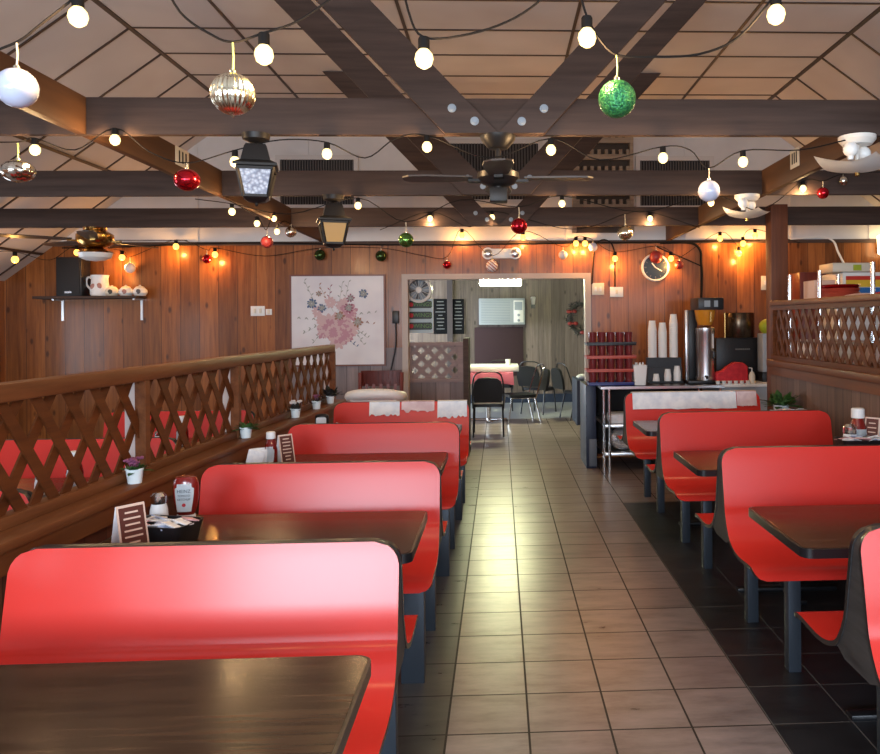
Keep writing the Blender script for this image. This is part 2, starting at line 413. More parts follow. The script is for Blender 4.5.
# far room
RY, RL, RRX, RZ = 14.9, -3.2, 3.2, 2.38
b = MB(); b.box(RL, RRX, RY, RY+.1, 0, RZ); struct(b.build('wall_far_room', 'greywood'))
b = MB(); b.box(RL-.1, RL, WY+.1, RY+.1, 0, RZ); struct(b.build('wall_far_room_left', 'greywood_side'))
b = MB(); b.box(RRX, RRX+.1, WY+.1, RY+.1, 0, RZ); struct(b.build('wall_far_room_right', 'greywood_side'))
b = MB(); b.box(RL, RRX, WY+.1, RY+.1, RZ, RZ+.08); struct(b.build('ceiling_far_room', 'beam'))
b = MB(); b.box(-1.0, RRX, RY-.03, RY+.005, 0, .16); struct(b.build('baseboard_far', 'navy'))
b = MB(); b.box(RL+.05, RRX-.05, 12.45, RY-.01, 0, .002); struct(b.build('floor_glare', mat('pale_glare_paint', (.34,.36,.38), .3)))  # daylight glare on the far floor, painted as a paler sheet

# windows (front and left walls, where the daylight comes from)
def window(n, wall, c, w, h, zmid):
    b = MB()
    for i in range(2):
        for a0, a1, z0, z1 in ((-w/2-.06, w/2+.06, zmid-h/2-.06, zmid-h/2), (-w/2-.06, w/2+.06, zmid+h/2, zmid+h/2+.06), (-w/2-.06, -w/2, zmid-h/2, zmid+h/2), (w/2, w/2+.06, zmid-h/2, zmid+h/2), (-.02, .02, zmid-h/2, zmid+h/2)):
            if i: continue
            if wall == 'front': b.box(c+a0, c+a1, FY-.01, FY+.05, z0, z1)
            else: b.box(LX-.01, LX+.05, c+a0, c+a1, z0, z1)
    struct(b.build('window_%d' % n, 'trimw'))
def area(name, loc, rot, sx, sy, power, col):
    l = bpy.data.lights.new(name, 'AREA'); l.shape = 'RECTANGLE'; l.size = sx; l.size_y = sy; l.energy = power; l.color = col
    o = bpy.data.objects.new(name, l); COL.objects.link(o); o.location = loc; o.rotation_euler = rot; return o
DAY = (.72, .85, 1.0)
for i, (x, w, e) in enumerate(((-3.8, 1.4, 30), (-1.45, 1.9, 150), (1.3, 1.7, 85), (3.6, 1.7, 45))):
    window(i+1, 'front', x, w, 1.35, 1.6)
    area('daylight', (x, FY+.03, 1.6), (PI/2, 0, 0), w, 1.35, e, DAY)
for i, (yy, w, e) in enumerate(((3.6, 1.3, 16), (7.3, 1.0, 10))):
    window(i+5, 'left', yy, w, .9, 1.3)
    area('daylight', (LX+.03, yy, 1.3), (PI/2, 0, -PI/2), w, .9, e, DAY)
area('daylight', (RL+.05, 13.2, 1.4), (PI/2, 0, -PI/2), 2.2, 1.3, 120, (.8,.9,1))

# ------------------------------------------------------------------ roof timber
BT, BB = 2.577, 2.403
def truss(Y, label, xl, xr, half):
    o = thing('roof_truss', label, 'roof truss', (0, Y, BB))
    b = MB(); b.box(xl, xr, -.02, .02, 0, BT-BB, bev=.004); b.build('bottom_chord', 'beam', o)
    for s in (-1, 1):
        # 45 degree brace from the middle of the chord up to the ceiling
        top = CZ - BB - .005; sl_, k = ((.955, .25) if s < 0 else (.92, .218)); run = top*sl_
        y0, y1 = (-.062, -.024) if s < 0 else (-.060, -.026)
        x0 = .0
        b = MB(); b.prism([(s*x0, 0), (s*(x0+k), 0), (s*(x0+k+run), top), (s*(x0+run), top)] if s > 0 else [(s*x0, 0), (s*(x0+run), top), (s*(x0+k+run), top), (s*(x0+k), 0)], 'y', y0, y1)
        b.build('brace', 'beam', o)
        for (bx, bz) in ((.11, .055), (.215, .115)):
            b = MB(); b.lathe([(0, 0), (.020, 0), (.020, .006), (.012, .008), (.012, .016), (0, .018)], 14)
            b.move(Matrix.Translation((s*bx, y0, bz)) @ Matrix.Rotation(PI/2, 4, 'X')); b.build('bolt', 'acdk', o)
    return o
truss(3.81, 'nearest dark timber roof truss with big bolts where its diagonal braces meet', -5.0, 5.0, 0)
truss(5.62, 'middle dark timber roof truss behind the dark ceiling fan', -5.0, 5.0, 0)
truss(7.44, 'farthest dark timber roof truss, just in front of the panelled back wall', -5.0, 5.0, 0)
b = MB(); b.box(-5.0, 5.0, 1.96, 2.0, BB, BT); struct(b.build('unseen_truss_chord', 'beam'))  # bottom chord of the unseen truss that carries the nearest string
for s, lab in ((-1, 'brown'), (1, 'brown')):
    side = 'left' if s < 0 else 'right'; tx = 1.925 if s < 0 else 1.888
    for (y0, y1, lb) in ((2.0, 3.79, 'orange brown tie beam running overhead from above the camera to the nearest truss, %s side'),
                     (3.83, 5.60, 'orange brown tie beam with small white plate between first and second trusses, %s side'),
                     (5.64, 7.42, 'orange brown tie beam between the second and third trusses, %s side'),
                     (7.46, 8.90, 'orange brown tie beam from the last truss to the back wall, %s side')):
        b = MB(); b.box(s*tx-.022, s*tx+.022, y0, y1, BB, BT, bev=.003); tag(b.build('tie_beam', 'beam_y'), lb % side, 'beam')
# small slotted plates on the tie beams
for s in (-1, 1):
    p = atX(182 if s < 0 else 795, 158, -1.903 if s < 0 else 1.866)
    o = thing('slotted_plate', 'small white slotted plate on the %s tie beam' % ('left' if s < 0 else 'right'), 'plate', p)
    b = MB(); b.box(-.004, .002, -.075, .075, -.06, .06, bev=.002) if s > 0 else b.box(-.002, .004, -.1, .1, -.055, .055, bev=.002); b.build('plate', 'ivory', o)
    for k in (-1, 0, 1):
        b = MB(); xx = -.006*s; w = .05 if s < 0 else .035
        b.box(min(xx, 0), max(xx, 0)+.0001, k*w-.008, k*w+.008, -.035, .035); b.build('slot', 'dark', o)
# post at the end of the right partition
p = atX(768, 300, 2.25); PY0 = p.y
b = MB(); b.box(2.50, 2.66, 7.26, 7.415, 0, BT, bev=.006); tag(b.build('wood_post', 'post'), 'square reddish brown wood post standing just past the right lattice partition', 'post')

# gable vents
def vent(px0, px1, py0, py1, label, n=26):
    a = atY(px0, py1, WY); c = atY(px1, py0, WY); w = c.x-a.x; h = c.z-a.z
    o = thing('wall_vent', label, 'vent', ((a.x+c.x)/2, WY, a.z))
    b = MB(); b.box(-w/2, w/2, -.012, 0, 0, h); b.build('backing', 'dark', o)
    b = MB(); f = .05
    b.box(-w/2-f, w/2+f, -.03, 0, h, h+f); b.box(-w/2-f, w/2+f, -.03, 0, -f, 0); b.box(-w/2-f, -w/2, -.03, 0, 0, h); b.box(w/2, w/2+f, -.03, 0, 0, h); b.build('vent_frame', 'ventw', o)
    b = MB()
    for i in range(n):
        x = -w/2 + w*(i+.5)/n; b.box(x-w/n*.2, x+w/n*.2, -.024, -.006, 0, h)
    b.build('slats', 'grille', o)
vent(281, 354, 160, 205, 'dark slatted air vent high on the gable, left of centre', 28)
vent(450, 538, 144, 200, 'dark slatted air vent in the middle of the gable behind the ceiling fan', 30)
vent(640, 709, 161, 206, 'dark slatted air vent high on the gable, right of centre', 26)
# slatted wooden rack on the gable
a = atY(574, 233, WY); c = atY(630, 134, WY); w = c.x-a.x; h = c.z-a.z
o = thing('slatted_rack', 'dark slatted wooden rack with pale rungs hung on the white gable', 'rack', (a.x+w/2, WY, a.z))
b = MB(); b.box(-w/2, w/2, -.02, 0, 0, h); b.build('back_board', 'rackdk', o)
for s in (-1, 1):
    b = MB(); b.box(s*w/2-.02, s*w/2+.02, -.10, 0, 0, h); b.build('upright', 'woodrack', o)
for k in range(6):
    z = h*(k+.5)/6; b = MB(); b.box(-w/2+.02, w/2-.02, -.10, -.07, z-.03, z+.03)
    for j in range(8): x = -w/2+w*(j+.5)/8; b.box(x-.018, x+.018, -.09, -.02, z+.03, z+.085)
    b.build('rung', 'woodrack', o)

# ------------------------------------------------------------------ lattice
def clip(poly, x0, x1, y0, y1):
    for (ax, lim, sgn) in ((0, x0, 1), (0, x1, -1), (1, y0, 1), (1, y1, -1)):
        out = []
        for i in range(len(poly)):
            p, q = poly[i], poly[(i+1) % len(poly)]
            dp, dq = (p[ax]-lim)*sgn, (q[ax]-lim)*sgn
            if dp >= 0: out.append(p)
            if dp*dq < 0: t = dp/(dp-dq); out.append((p[0]+(q[0]-p[0])*t, p[1]+(q[1]-p[1])*t))
        poly = out
        if len(poly) < 3: return None
    return poly
def lattice(L, H, sp, w, t, ang, axis='x', off=0):
    """slats in the plane across `axis`; runs 0..L along, 0..H up"""
    b = MB()
    for layer, sg in ((0, -1), (1, 1)):
        dx, dz = math.cos(ang), math.sin(ang)*sg; nx, nz = -dz, dx
        k = -3.0*sp*round(H/sp+2)
        u = -H*2
        while u < L + H*2:
            c = (u+off*layer, H/2); p = [(c[0]+dx*q*3+nx*r*w/2, c[1]+dz*q*3+nz*r*w/2) for q, r in ((-1,-1), (1,-1), (1,1), (-1,1))]
            p = clip(p, 0, L, 0, H)
            if p and abs(sum(p[i][0]*p[(i+1)%len(p)][1]-p[(i+1)%len(p)][0]*p[i][1] for i in range(len(p)))) > 1e-5:
                b.prism(p, axis, -t*.98 if layer else .0004, -.0004 if layer else t*.98)
            u += sp
    return b
# left partition (slightly angled, its far end nearer the aisle)
TL = .041; o = thing('lattice_partition', 'long low brown lattice partition with flat ledge, left of the booths', 'partition', (-1.63+TL*(1.2-2.5), 1.2, 0), -math.atan(TL))
LP = o; LEN = 5.72
def LPW(px, py): # point on ledge centre line from pixel
    x = -1.57
    for _ in range(8): p = atX(px, py, x); x = -1.63+TL*(p.y-2.5)+.065
    return p
b = MB(); b.box(-.03, .085, 0, LEN, 0, .83); b.build('half_wall', wood('left_half_wall', (.06,.025,.014), (.13,.055,.03), 'y', .15, 'z', .45), o)
b = MB(); b.box(-.06, .125, -.02, LEN+.02, .83, .865, bev=.005); b.box(.09, .115, 0, LEN, .76, .83); b.build('ledge', 'rail', o)
b = MB(); b.box(-.03, .03, 0, LEN, .865, .905, bev=.003); b.build('bottom_rail', 'rail', o)
b = MB(); b.box(-.035, .04, -.02, LEN, 1.275, 1.335, bev=.005); b.build('top_rail', 'rail', o)
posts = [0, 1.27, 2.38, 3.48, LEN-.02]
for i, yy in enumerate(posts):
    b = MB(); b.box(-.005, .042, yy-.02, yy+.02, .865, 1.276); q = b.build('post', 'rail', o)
    b = MB(); b.box(-.05, -.006, yy-.018, yy+.018, .866, 1.275); q = b.build('post', mat('window_lit_edge', (.55,.47,.44), .6), o); q['label'] = 'whitish back of lattice post, painted window light'  # pale board: window light on the post edge, put into the colour
for y0, y1 in zip(posts, posts[1:]):
    b = lattice(y1-y0-.04, .40, .185, .047, .008, math.radians(52)); b.move(Matrix.Translation((.006, y0+.02, .89))); b.build('lattice_panel', 'lattice', o)
# right partition
o = thing('lattice_partition', 'tall panelled partition topped by brown lattice, along the right booths', 'partition', (2.25, .2, 0))
L2 = 6.26
b = MB(); b.box(-.04, .04, 0, L2, 0, 1.14); b.build('half_wall', 'rboards', o)
b = MB(); b.box(-.075, .06, 0, L2, 1.14, 1.19, bev=.006); b.box(-.055, -.04, 0, L2, 1.07, 1.14); b.build('bottom_rail', 'rail', o)
b = MB(); b.box(-.05, .05, 0, L2, 1.625, 1.665, bev=.006); b.build('top_rail', 'rail', o)
b = MB(); b.box(-.035, .03, 0, L2, 1.19, 1.225); b.box(-.035, .03, 0, L2, 1.59, 1.625); b.build('lattice_frame', 'lattice', o)
for yy in (0, 2.06, 4.12, L2-.05):
    b = MB(); b.box(-.035, .03, yy, yy+.05, 1.225, 1.59); b.build('post', 'lattice', o)
for yy in (0.05, 2.11, 4.17):
    b = lattice(2.01 if yy < 4 else L2-4.22, .365, .128, .040, .007, math.radians(56)); b.move(Matrix.Translation((-.01, yy, 1.225))); b.build('lattice_panel', 'lattice', o)
q = atX(806, 371, 2.21)
b = MB(); b.box(2.202, 2.2102, q.y-.06, q.y+.06, q.z-.025, q.z+.025, bev=.003); tag(b.build('outlet_plate', 'black'), 'small black outlet plate on the right panelled partition', 'outlet')
# lattice divider standing in the doorway
a = atY(408, 380, 9.02); c = atY(463, 342, 9.02)
o = thing('doorway_divider', 'weathered wooden divider with lattice window standing in the doorway', 'divider', ((a.x+c.x)/2, 9.08, 0))
w = c.x-a.x; zt = c.z; zb = a.z
b = MB(); b.box(-w/2, w/2, -.03, .03, 0, zb-.03); b.build('lower_panel', wood('divider_boards', (.13,.09,.085), (.25,.18,.17), 'x', .16, 'z', .5), o)
b = MB(); b.box(-w/2, w/2, -.05, .05, zb-.03, zb+.01); b.box(-w/2, w/2, -.05, .05, zt-.04, zt); b.box(-w/2, -w/2+.04, -.04, .04, zb, zt); b.box(w/2-.06, w/2, -.04, .04, zb, zt); b.build('frame', 'dlattice', o)
b = lattice(w-.1, zt-zb-.05, .15, .05, .012, math.radians(45), 'y', .04); b.move(Matrix.Translation((-w/2+.04, 0, zb+.01))); b.build('lattice_panel', 'dlattice', o)
b = MB(); b.box(w/2, w/2+.06, -.06, .45, 0, zt+.04); b.build('end_post', 'beam', o)

# ------------------------------------------------------------------ booths
def profile(h):
    k = h/.91; e = .055 if h < .9 else .068
    raw = [(-.022,.912*k), (-.032,.87*k), (-.047,.80*k), (-.064,.72*k), (-.080,.64*k), (-.095,.575+.5*e), (-.115,.515+.85*e), (-.150,.465+e), (-.210,.440+e), (-.28,.43+e), (-.36,.432+e), (-.43,.436+e), (-.475,.432+e), (-.505,.415+e), (-.515,.393+e)]
    return [(v.x, v.y) for v in crom([(a, b_, 0) for a, b_ in raw], 3)]
def inset(d, r): return 0 if d >= r else r - math.sqrt(max(0, r*r-(r-d)**2))
def make_booth(h, w, leg_in, leg_w, name='double_booth'):
    LH = .467 if h < .9 else .48; o = thing(name, '', 'booth'); pr = profile(h); n = len(pr)
    # arc length
    s = [0]
    for a, c in zip(pr, pr[1:]): s.append(s[-1]+math.hypot(a[0]-c[0], a[1]-c[1]))
    T = s[-1]
    for sg in (1, -1):
        b = MB(); bm = b.bm; fr, bk = [], []
        NX = 12
        for i, (y, z) in enumerate(pr):
            a = pr[max(i-1, 0)]; c = pr[min(i+1, n-1)]; t = Vector((c[0]-a[0], c[1]-a[1])); t.normalize(); nn = Vector((-t.y, t.x))  # towards the back of the shell
            if nn.x < 0 and i < n/2: nn = -nn
            if i >= n/2 and nn.y > 0: nn = -nn
            ins = max(inset(s[i], .07), inset(T-s[i], .05)); hw = w/2-ins
            fr.append([bm.verts.new((-hw+2*hw*k/NX, y*sg, z)) for k in range(NX+1)])
            bk.append([bm.verts.new((-hw+2*hw*k/NX, (y+nn.x*.016)*sg, z+nn.y*.016)) for k in range(NX+1)])
        def face(v, mi): f = bm.faces.new(v); f.material_index = mi
        for i in range(n-1):
            for k in range(NX):
                face((fr[i][k], fr[i+1][k], fr[i+1][k+1], fr[i][k+1]), 0); face((bk[i][k], bk[i][k+1], bk[i+1][k+1], bk[i+1][k]), 1)
            for k in (0, NX): face((fr[i][k], bk[i][k], bk[i+1][k], fr[i+1][k]), 2)
        for i in (0, n-1):
            for k in range(NX): face((fr[i][k], fr[i][k+1], bk[i][k+1], bk[i][k]), 2)
        b.build('seat_shell', ['red', 'ply', 'edge'], o, 50)
    # dark core between the two shells
    b = MB(); bm = b.bm; rows = []
    def yf(z):
        for a, c in zip(pr, pr[1:]):
            if a[1] >= z >= c[1]: t = (a[1]-z)/(a[1]-c[1]+1e-9); return a[0]+(c[0]-a[0])*t
        return pr[0][0]
    zt = pr[0][1]-.002; zs = [zt-.001, zt-.004, zt-.010] + [zt-.03-(zt-.03-.525)*i/14 for i in range(15)] + [.512, .500]
    for j, z in enumerate(zs):
        yy = -yf(min(max(z, .53), pr[0][1]))-.008
        if j < 2: yy -= (.008, .002)[j]
        if z < .525: yy -= (.525-z)*2.6
        hw = w/2 - .003 - inset(zt-z, .072)
        rows.append([bm.verts.new(c) for c in ((-hw, -yy, z), (hw, -yy, z), (hw, yy, z), (-hw, yy, z))])
    for a, c in zip(rows, rows[1:]):
        for k in range(4): bm.faces.new((a[k], a[(k+1) % 4], c[(k+1) % 4], c[k]))
    bm.faces.new(rows[0]); bm.faces.new(rows[-1][::-1]); b.build('core', 'ply', o, 50)
    for sx in (-1, 1):
        x = sx*(w/2-leg_in)
        for sy in (-1, 1):
            b = MB(); b.box(x-leg_w/2, x+leg_w/2, sy*.285-.03, sy*.285+.03, 0, LH, bev=.004); b.build('leg', 'steel', o)
        b = MB(); b.box(x-.025, x+.025, -.27, .27, LH-.02, LH+.004); b.build('cross_bar', 'steel', o)
    return o
def place(o, x, y, label, group): o.location = (x, y, 0); o['label'] = label; o['group'] = group; return o
bl = make_booth(.882, 1.07, .10, .10)
LB = [(-.835, 2.37), (-.815, 3.70), (-.80, 5.11), (-.79, 6.46)]
llab = ['nearest red double booth on the left, pale window glare across its back', 'second red double booth on the left, behind the table with the tall ketchup bottle',
        'third red double booth on the left, behind the white-capped ketchup bottle', 'farthest red double booth on the left, patched with torn white tape']
for i, ((x, y), lb) in enumerate(zip(LB, llab)):
    o = bl if i == 0 else copy_tree(bl); place(o, x, y, lb, 'red booths left of the aisle')
bl.scale = (1.03, 1, 1); bl.location.x = -.85
L4 = o
br_ = make_booth(.92, 1.12, .235, .055)
RB = [2.27, 3.70, 5.14, 6.56]
rlab = ['nearest red double booth on the right, cut off by the picture edge', 'second red double booth on the right, with dark wood-grain end',
        'third red double booth on the right, beside the potted plant on the table', 'farthest red double booth on the right, white cloth over its back']
for i, (y, lb) in enumerate(zip(RB, rlab)):
    o = br_ if i == 0 else copy_tree(br_); place(o, 1.58, y, lb, 'red booths right of the aisle')
# booths of the left dining area, seen through the lattice
for i, (x, y, lb) in enumerate(((-2.35, 3.2, 'red booth behind the left lattice, nearest of those'), (-2.35, 4.6, 'red booth behind the left lattice, middle of three'), (-2.35, 6.0, 'red booth behind the left lattice, farthest of three'))):
    q = place(copy_tree(bl), x, y, lb, 'red booths behind the lattice'); q.scale = (1, 1, 1)
# torn white tape on the fourth left booth
def drape(x0, x1, h, depth, back, mt, name, parent, off=.004, torn=.02, seed=1, ins=0):
    """thin sheet laid over the backrest top, following its front profile"""
    rnd = random.Random(seed); pr = profile(h); b = MB(); bm = b.bm; NX = 14
    path = [(back, h*.90)] if back else []
    path = [(y-.006-off, z) for y, z in pr if z > h-depth-.03]
    top = [(.015, h+.008), (-.02, h+.008), (-.036, h+.006)]
    if back: top = [(.056, h-.05), (.05, h+.004)] + top
    path = top + path; cut = h-depth
    rows = []
    ragged = [cut + rnd.uniform(-torn, torn) for _ in range(NX+1)]
    for i, (y, z) in enumerate(path):
        rows.append([(x0+(x1-x0)*k/NX, y, max(z, ragged[k])) for k in range(NX+1)])
    vs = [[bm.verts.new(c) for c in r] for r in rows]
    for i in range(len(vs)-1):
        for k in range(NX):
            try: bm.faces.new((vs[i][k], vs[i][k+1], vs[i+1][k+1], vs[i+1][k]))
            except ValueError: pass
    bmesh.ops.remove_doubles(bm, verts=bm.verts, dist=1e-5)
    bmesh.ops.solidify(bm, geom=list(bm.faces), thickness=-.003)
    return b.build(name, mt, parent, 60)
for (a, c, mt, d, sd) in ((-.255, -.015, 'cloth', .10, 1), (.0, .26, 'pinkcloth', .07, 2), (.285, .52, 'cloth', .12, 3)):
    q = drape(a, c, .882, d, 0, mt, 'tape_patch', L4, .0015, .015, sd); q['label'] = 'torn white tape patch' if mt == 'cloth' else 'torn pinkish tape patch'
# cloth over the fourth right booth
R4 = (1.58, 6.56)
o = drape(-.50, .36, .92, .13, 1, 'cloth', 'white_cloth', None, .003, .004, 5); o.location = (R4[0], R4[1], 0); tag(o, 'white cloth draped over the back of the farthest right booth', 'cloth')
o = drape(.365, .53, .92, .11, 1, 'pinkcloth', 'folded_napkin', None, .003, .004, 6); o.location = (R4[0], R4[1], 0); tag(o, 'pale pinkish cloth beside the white cloth on the farthest right booth', 'cloth')

# ------------------------------------------------------------------ booth tables
def make_table(w, d, h=.74):
    o = thing('booth_table', '', 'table')
    pl = rrect(-w/2, w/2, -d/2, d/2, .04)
    b = MB(); b.prism(rrect(-w/2+.008, w/2-.008, -d/2+.008, d/2-.008, .034), 'z', h-.03, h); b.build('tabletop', 'table', o)
    b = MB(); b.prism(pl, 'z', h-.034, h-.002); b.build('edge_band', 'edge', o)
    b = MB(); b.lathe([(.035, .02), (.035, h-.05)], 16); b.build('column', 'edge', o)
    b = MB(); b.box(-.30, .30, -.22, .22, h-.05, h-.034); b.build('top_plate', 'edge', o)
    b = MB(); b.box(-.28, .28, -.03, .03, 0, .025, bev=.008); b.box(-.03, .03, -.24, .24, .0, .025, bev=.008); b.build('base', 'edge', o)
    return o
tb = make_table(1.14, .63)
tl = [(-.875, 1.59, 'nearest brown table in the left foreground, bulbs reflected in its top'), (-.875, 3.03, 'brown table between first and second left booths'),
      (-.86, 4.53, 'brown table between second and third left booths'), (-.82, 5.83, 'brown table between third and fourth left booths')]
for i, (x, y, lb) in enumerate(tl):
    o = tb if i == 0 else copy_tree(tb); o.location = (x, y, 0); o['label'] = lb; o['group'] = 'brown booth tables'
    if i > 1: o.scale = (.955 if i == 2 else .92, .95, 1)
for x, y, lb in ((1.59, 2.985, 'brown table between first and second right booths'), (1.59, 4.42, 'brown table between second and third right booths'), (1.59, 5.87, 'table between third and fourth right booths, greyish with sheen'),
                 (-2.35, 3.9, 'table behind the left lattice, nearest of those'), (-2.35, 5.3, 'table behind the left lattice, second one back')):
    o = copy_tree(tb); o.location = (x, y, 0); o['label'] = lb; o['group'] = 'brown booth tables'
TH = .74

# ------------------------------------------------------------------ things on the tables
def ketchup(loc, rz, label, k=1.0, cap='top', written=False, mt='ketchup'):
    o = thing('ketchup_bottle', label, 'bottle', loc, rz)
    if cap == 'bottom':   # stands on its wide lid
        b = MB(); b.lathe([(0,0), (.034*k,0), (.036*k,.02*k), (.034*k,.035*k), (0,.035*k)], 20, sx=1, sy=.75); b.build('cap', 'white', o)
        b = MB(); b.lathe([(.030*k,.035*k), (.040*k,.06*k), (.047*k,.10*k), (.048*k,.14*k), (.044*k,.165*k), (.036*k,.18*k), (0,.186*k)], 24, sx=1, sy=.66); b.build('body', mt, o)
        lz = .105*k; ly = -.0315*k
    else:
        b = MB(); b.lathe([(0,0), (.034*k,0), (.037*k,.01*k), (.037*k,.09*k), (.030*k,.125*k), (.02*k,.15*k), (.019*k,.16*k), (0,.16*k)], 20); b.build('body', mt, o)
        b = MB(); b.lathe([(.026*k,.150*k), (.027*k,.152*k), (.026*k,.186*k), (.022*k,.19*k), (0,.19*k)], 16); b.build('cap', 'white', o)
        lz = .055*k; ly = -.0375*k
    # label: keystone shaped patch wrapped a little around the front
    b = MB(); bm = b.bm; rows = []
    R = .048*k if cap == 'bottom' else .0375*k; sq = .66 if cap == 'bottom' else 1
    for z, hw in ((-.054, .027), (-.02, .033), (.014, .038), (.034, .039), (.038, .029), (.052, .027)):
        rows.append([bm.verts.new((R*math.sin(a), -R*sq*math.cos(a)-.0014, lz+z*k)) for a in [hw/ .048*1.05*(j/6*2-1)*.95 for j in range(7)]])
    for a, c in zip(rows, rows[1:]):
        for j in range(6): bm.faces.new((a[j], a[j+1], c[j+1], c[j]))
    bmesh.ops.solidify(bm, geom=list(bm.faces), thickness=.0012)
    b.build('label', 'label', o, 60)
    if written:
        y = -R*sq-.0022
        text('HEINZ', .017*k, 'ink', o, Matrix.Translation((0, y, lz+.024*k)) @ FRONT)
        text('TOMATO', .0105*k, 'ink', o, Matrix.Translation((0, y, lz+.007*k)) @ FRONT)
        text('KETCHUP', .0105*k, 'ink', o, Matrix.Translation((0, y, lz-.007*k)) @ FRONT)
        b = MB(); b.sphere((0, y, lz-.028*k), .007*k, 1, .2, 1, 10); b.build('tomato_emblem', 'inkred', o)
    return o
def shaker(loc, label, k=1.0):
    o = thing('salt_shaker', label, 'shaker', loc)
    b = MB(); b.lathe([(0,0), (.020*k,0), (.022*k,.005*k), (.020*k,.045*k), (.016*k,.062*k), (0,.062*k)], 16); b.build('body', 'salt', o)
    b = MB(); b.lathe([(.0175*k,.060*k), (.0185*k,.063*k), (.018*k,.078*k), (.010*k,.086*k), (0,.087*k)], 16); b.build('cap', 'chrome', o)
    return o
def tent(loc, rz, label, w=.09, h=.15, rows=True):
    o = thing('menu_card', label, 'menu card', loc, rz)
    d = .075
    for s in (-1, 1):
        q = Matrix.Translation((0, s*d/2, 0)) @ Matrix.Rotation(s*math.atan(d/2/h), 4, 'X')
        b = MB(); b.box(-w/2, w/2, -.001, .001, 0, h); b.move(q); b.build('card_face', 'menuborder' if s < 0 else 'paper', o)
        if s < 0:
            b = MB(); b.box(-w/2+.007, w/2-.007, -.0022, -.001, .008, h-.008); b.move(q); b.build('printed_panel', 'menu', o)
            b = MB(); rnd = random.Random(3)
            for k in range(7):
                z = h*.85-k*h*.115; ww = rnd.uniform(.35, .8)*w/2; b.box(-ww, ww, -.0028, -.0021, z-.003, z+.003)
            b.move(q); b.build('printed_lines', 'menuborder', o)
    return o
def packet(loc, rot, mt, label, group, name='sugar_packet', w=.06, h=.04):
    b = MB(); b.box(-w/2, w/2, -h/2, h/2, -.0025, .0025, bev=.0012); b.box(-w/2, -w/2+.006, -h/2, h/2, -.0028, .0028)
    o = b.build(name, mt); o.location = loc; o.rotation_euler = rot; tag(o, label, 'packet', group); return o
M['pkpink'] = mat('packet_pink', (.65,.38,.40), .6); M['pkblue'] = mat('packet_blue', (.45,.52,.68), .6)
def caddy(loc, rz, label, where, w=.30, d=.17, h=.075, n=12, seed=1):
    o = thing('condiment_caddy', label, 'caddy', loc, rz)
    b = MB(); pl = rrect(-w/2, w/2, -d/2, d/2, .03)
    outer = [b.bm.verts.new((x*.86, y*.86, 0)) for x, y in pl]; rim = [b.bm.verts.new((x, y, h)) for x, y in pl]; rin = [b.bm.verts.new((x*.95, y*.93, h)) for x, y in pl]; inn = [b.bm.verts.new((x*.9, y*.9, h-.02)) for x, y in pl]
    N = len(pl)
    for A, B in ((outer, rim), (rim, rin), (rin, inn)):
        for i in range(N): b.bm.faces.new((A[i], A[(i+1) % N], B[(i+1) % N], B[i]))
    b.bm.faces.new(outer[::-1]); b.bm.faces.new(inn); b.build('tray', 'black', o)
    rnd = random.Random(seed); m = Matrix.Translation(loc) @ Matrix.Rotation(rz, 4, 'Z')
    for i in range(n):
        row = i // 6; x = -w*.36 + (i % 6)*w*.145; y = (-.045, .0, .045)[row % 3] if d > .12 else (-.025, .025)[row % 2]
        p = m @ Vector((x+rnd.uniform(-.01, .01), y-.01, h-.004+.004*(i % 3)))
        packet(p, (rnd.uniform(-.5, .1), rnd.uniform(-.3, .3), rz+rnd.uniform(-.6, .6)), ('paper', 'paper', 'pkpink', 'paper', 'pkblue')[i % 5],
               ('white', 'white', 'pink', 'white', 'blue')[i % 5] + ' sugar packet heaped in the caddy ' + where, 'sugar packets ' + where + ' ' + ('white', 'white', 'pink', 'white', 'blue')[i % 5])
    return o
# left table 2
p = atZ(170, 545, TH+.01); CA = Vector((-1.22, 2.93, TH)); caddy(CA, -.25, 'black condiment caddy of sugar packets beside the tall ketchup bottle', 'beside the tall ketchup bottle', .25, .17, .075, 18, 1)
ketchup(Vector((atY(186, 490, 3.20).x, 3.20, TH)), .12, 'tall upside-down ketchup bottle with white keystone label, left table behind nearest booth', 1.02, 'bottom', True)
shaker(Vector((atY(159, 515, 3.13).x, 3.13, TH+.0)), 'salt shaker with chrome top in front of the tall ketchup bottle', 1.6)
tent(Vector((atY(130, 525, 2.78).x, 2.78, TH)), .95, 'standing menu card by the black caddy, nearest on the left', .10, .175)
# left table 3
Y3 = 4.50
ketchup(Vector((atY(271, 450, Y3).x, Y3, TH)), 0, 'ketchup bottle with white screw cap beside a standing menu card, left side', .95, 'top', mt='ketchup')
tent(Vector((atY(285, 447, 4.52).x, 4.52, TH)), .8, 'standing menu card right of the white-capped ketchup bottle', .085, .165)
o = thing('napkin_holder', 'stack of white napkins left of the white-capped ketchup bottle', 'napkins', Vector((atY(258, 455, 4.46).x, 4.46, TH)), .2)
b = MB(); b.box(-.06, .06, -.035, .035, 0, .012, bev=.002); b.build('base', 'black', o)
for k in range(3):
    b = MB(); b.xbox(Matrix.Translation((-.01+.012*k, -.02+.02*k, .05)) @ Matrix.Rotation(.25-.15*k, 4, 'Y'), .09, .012, .075+.008*k, 0, .003); b.build('napkin', 'paper', o)
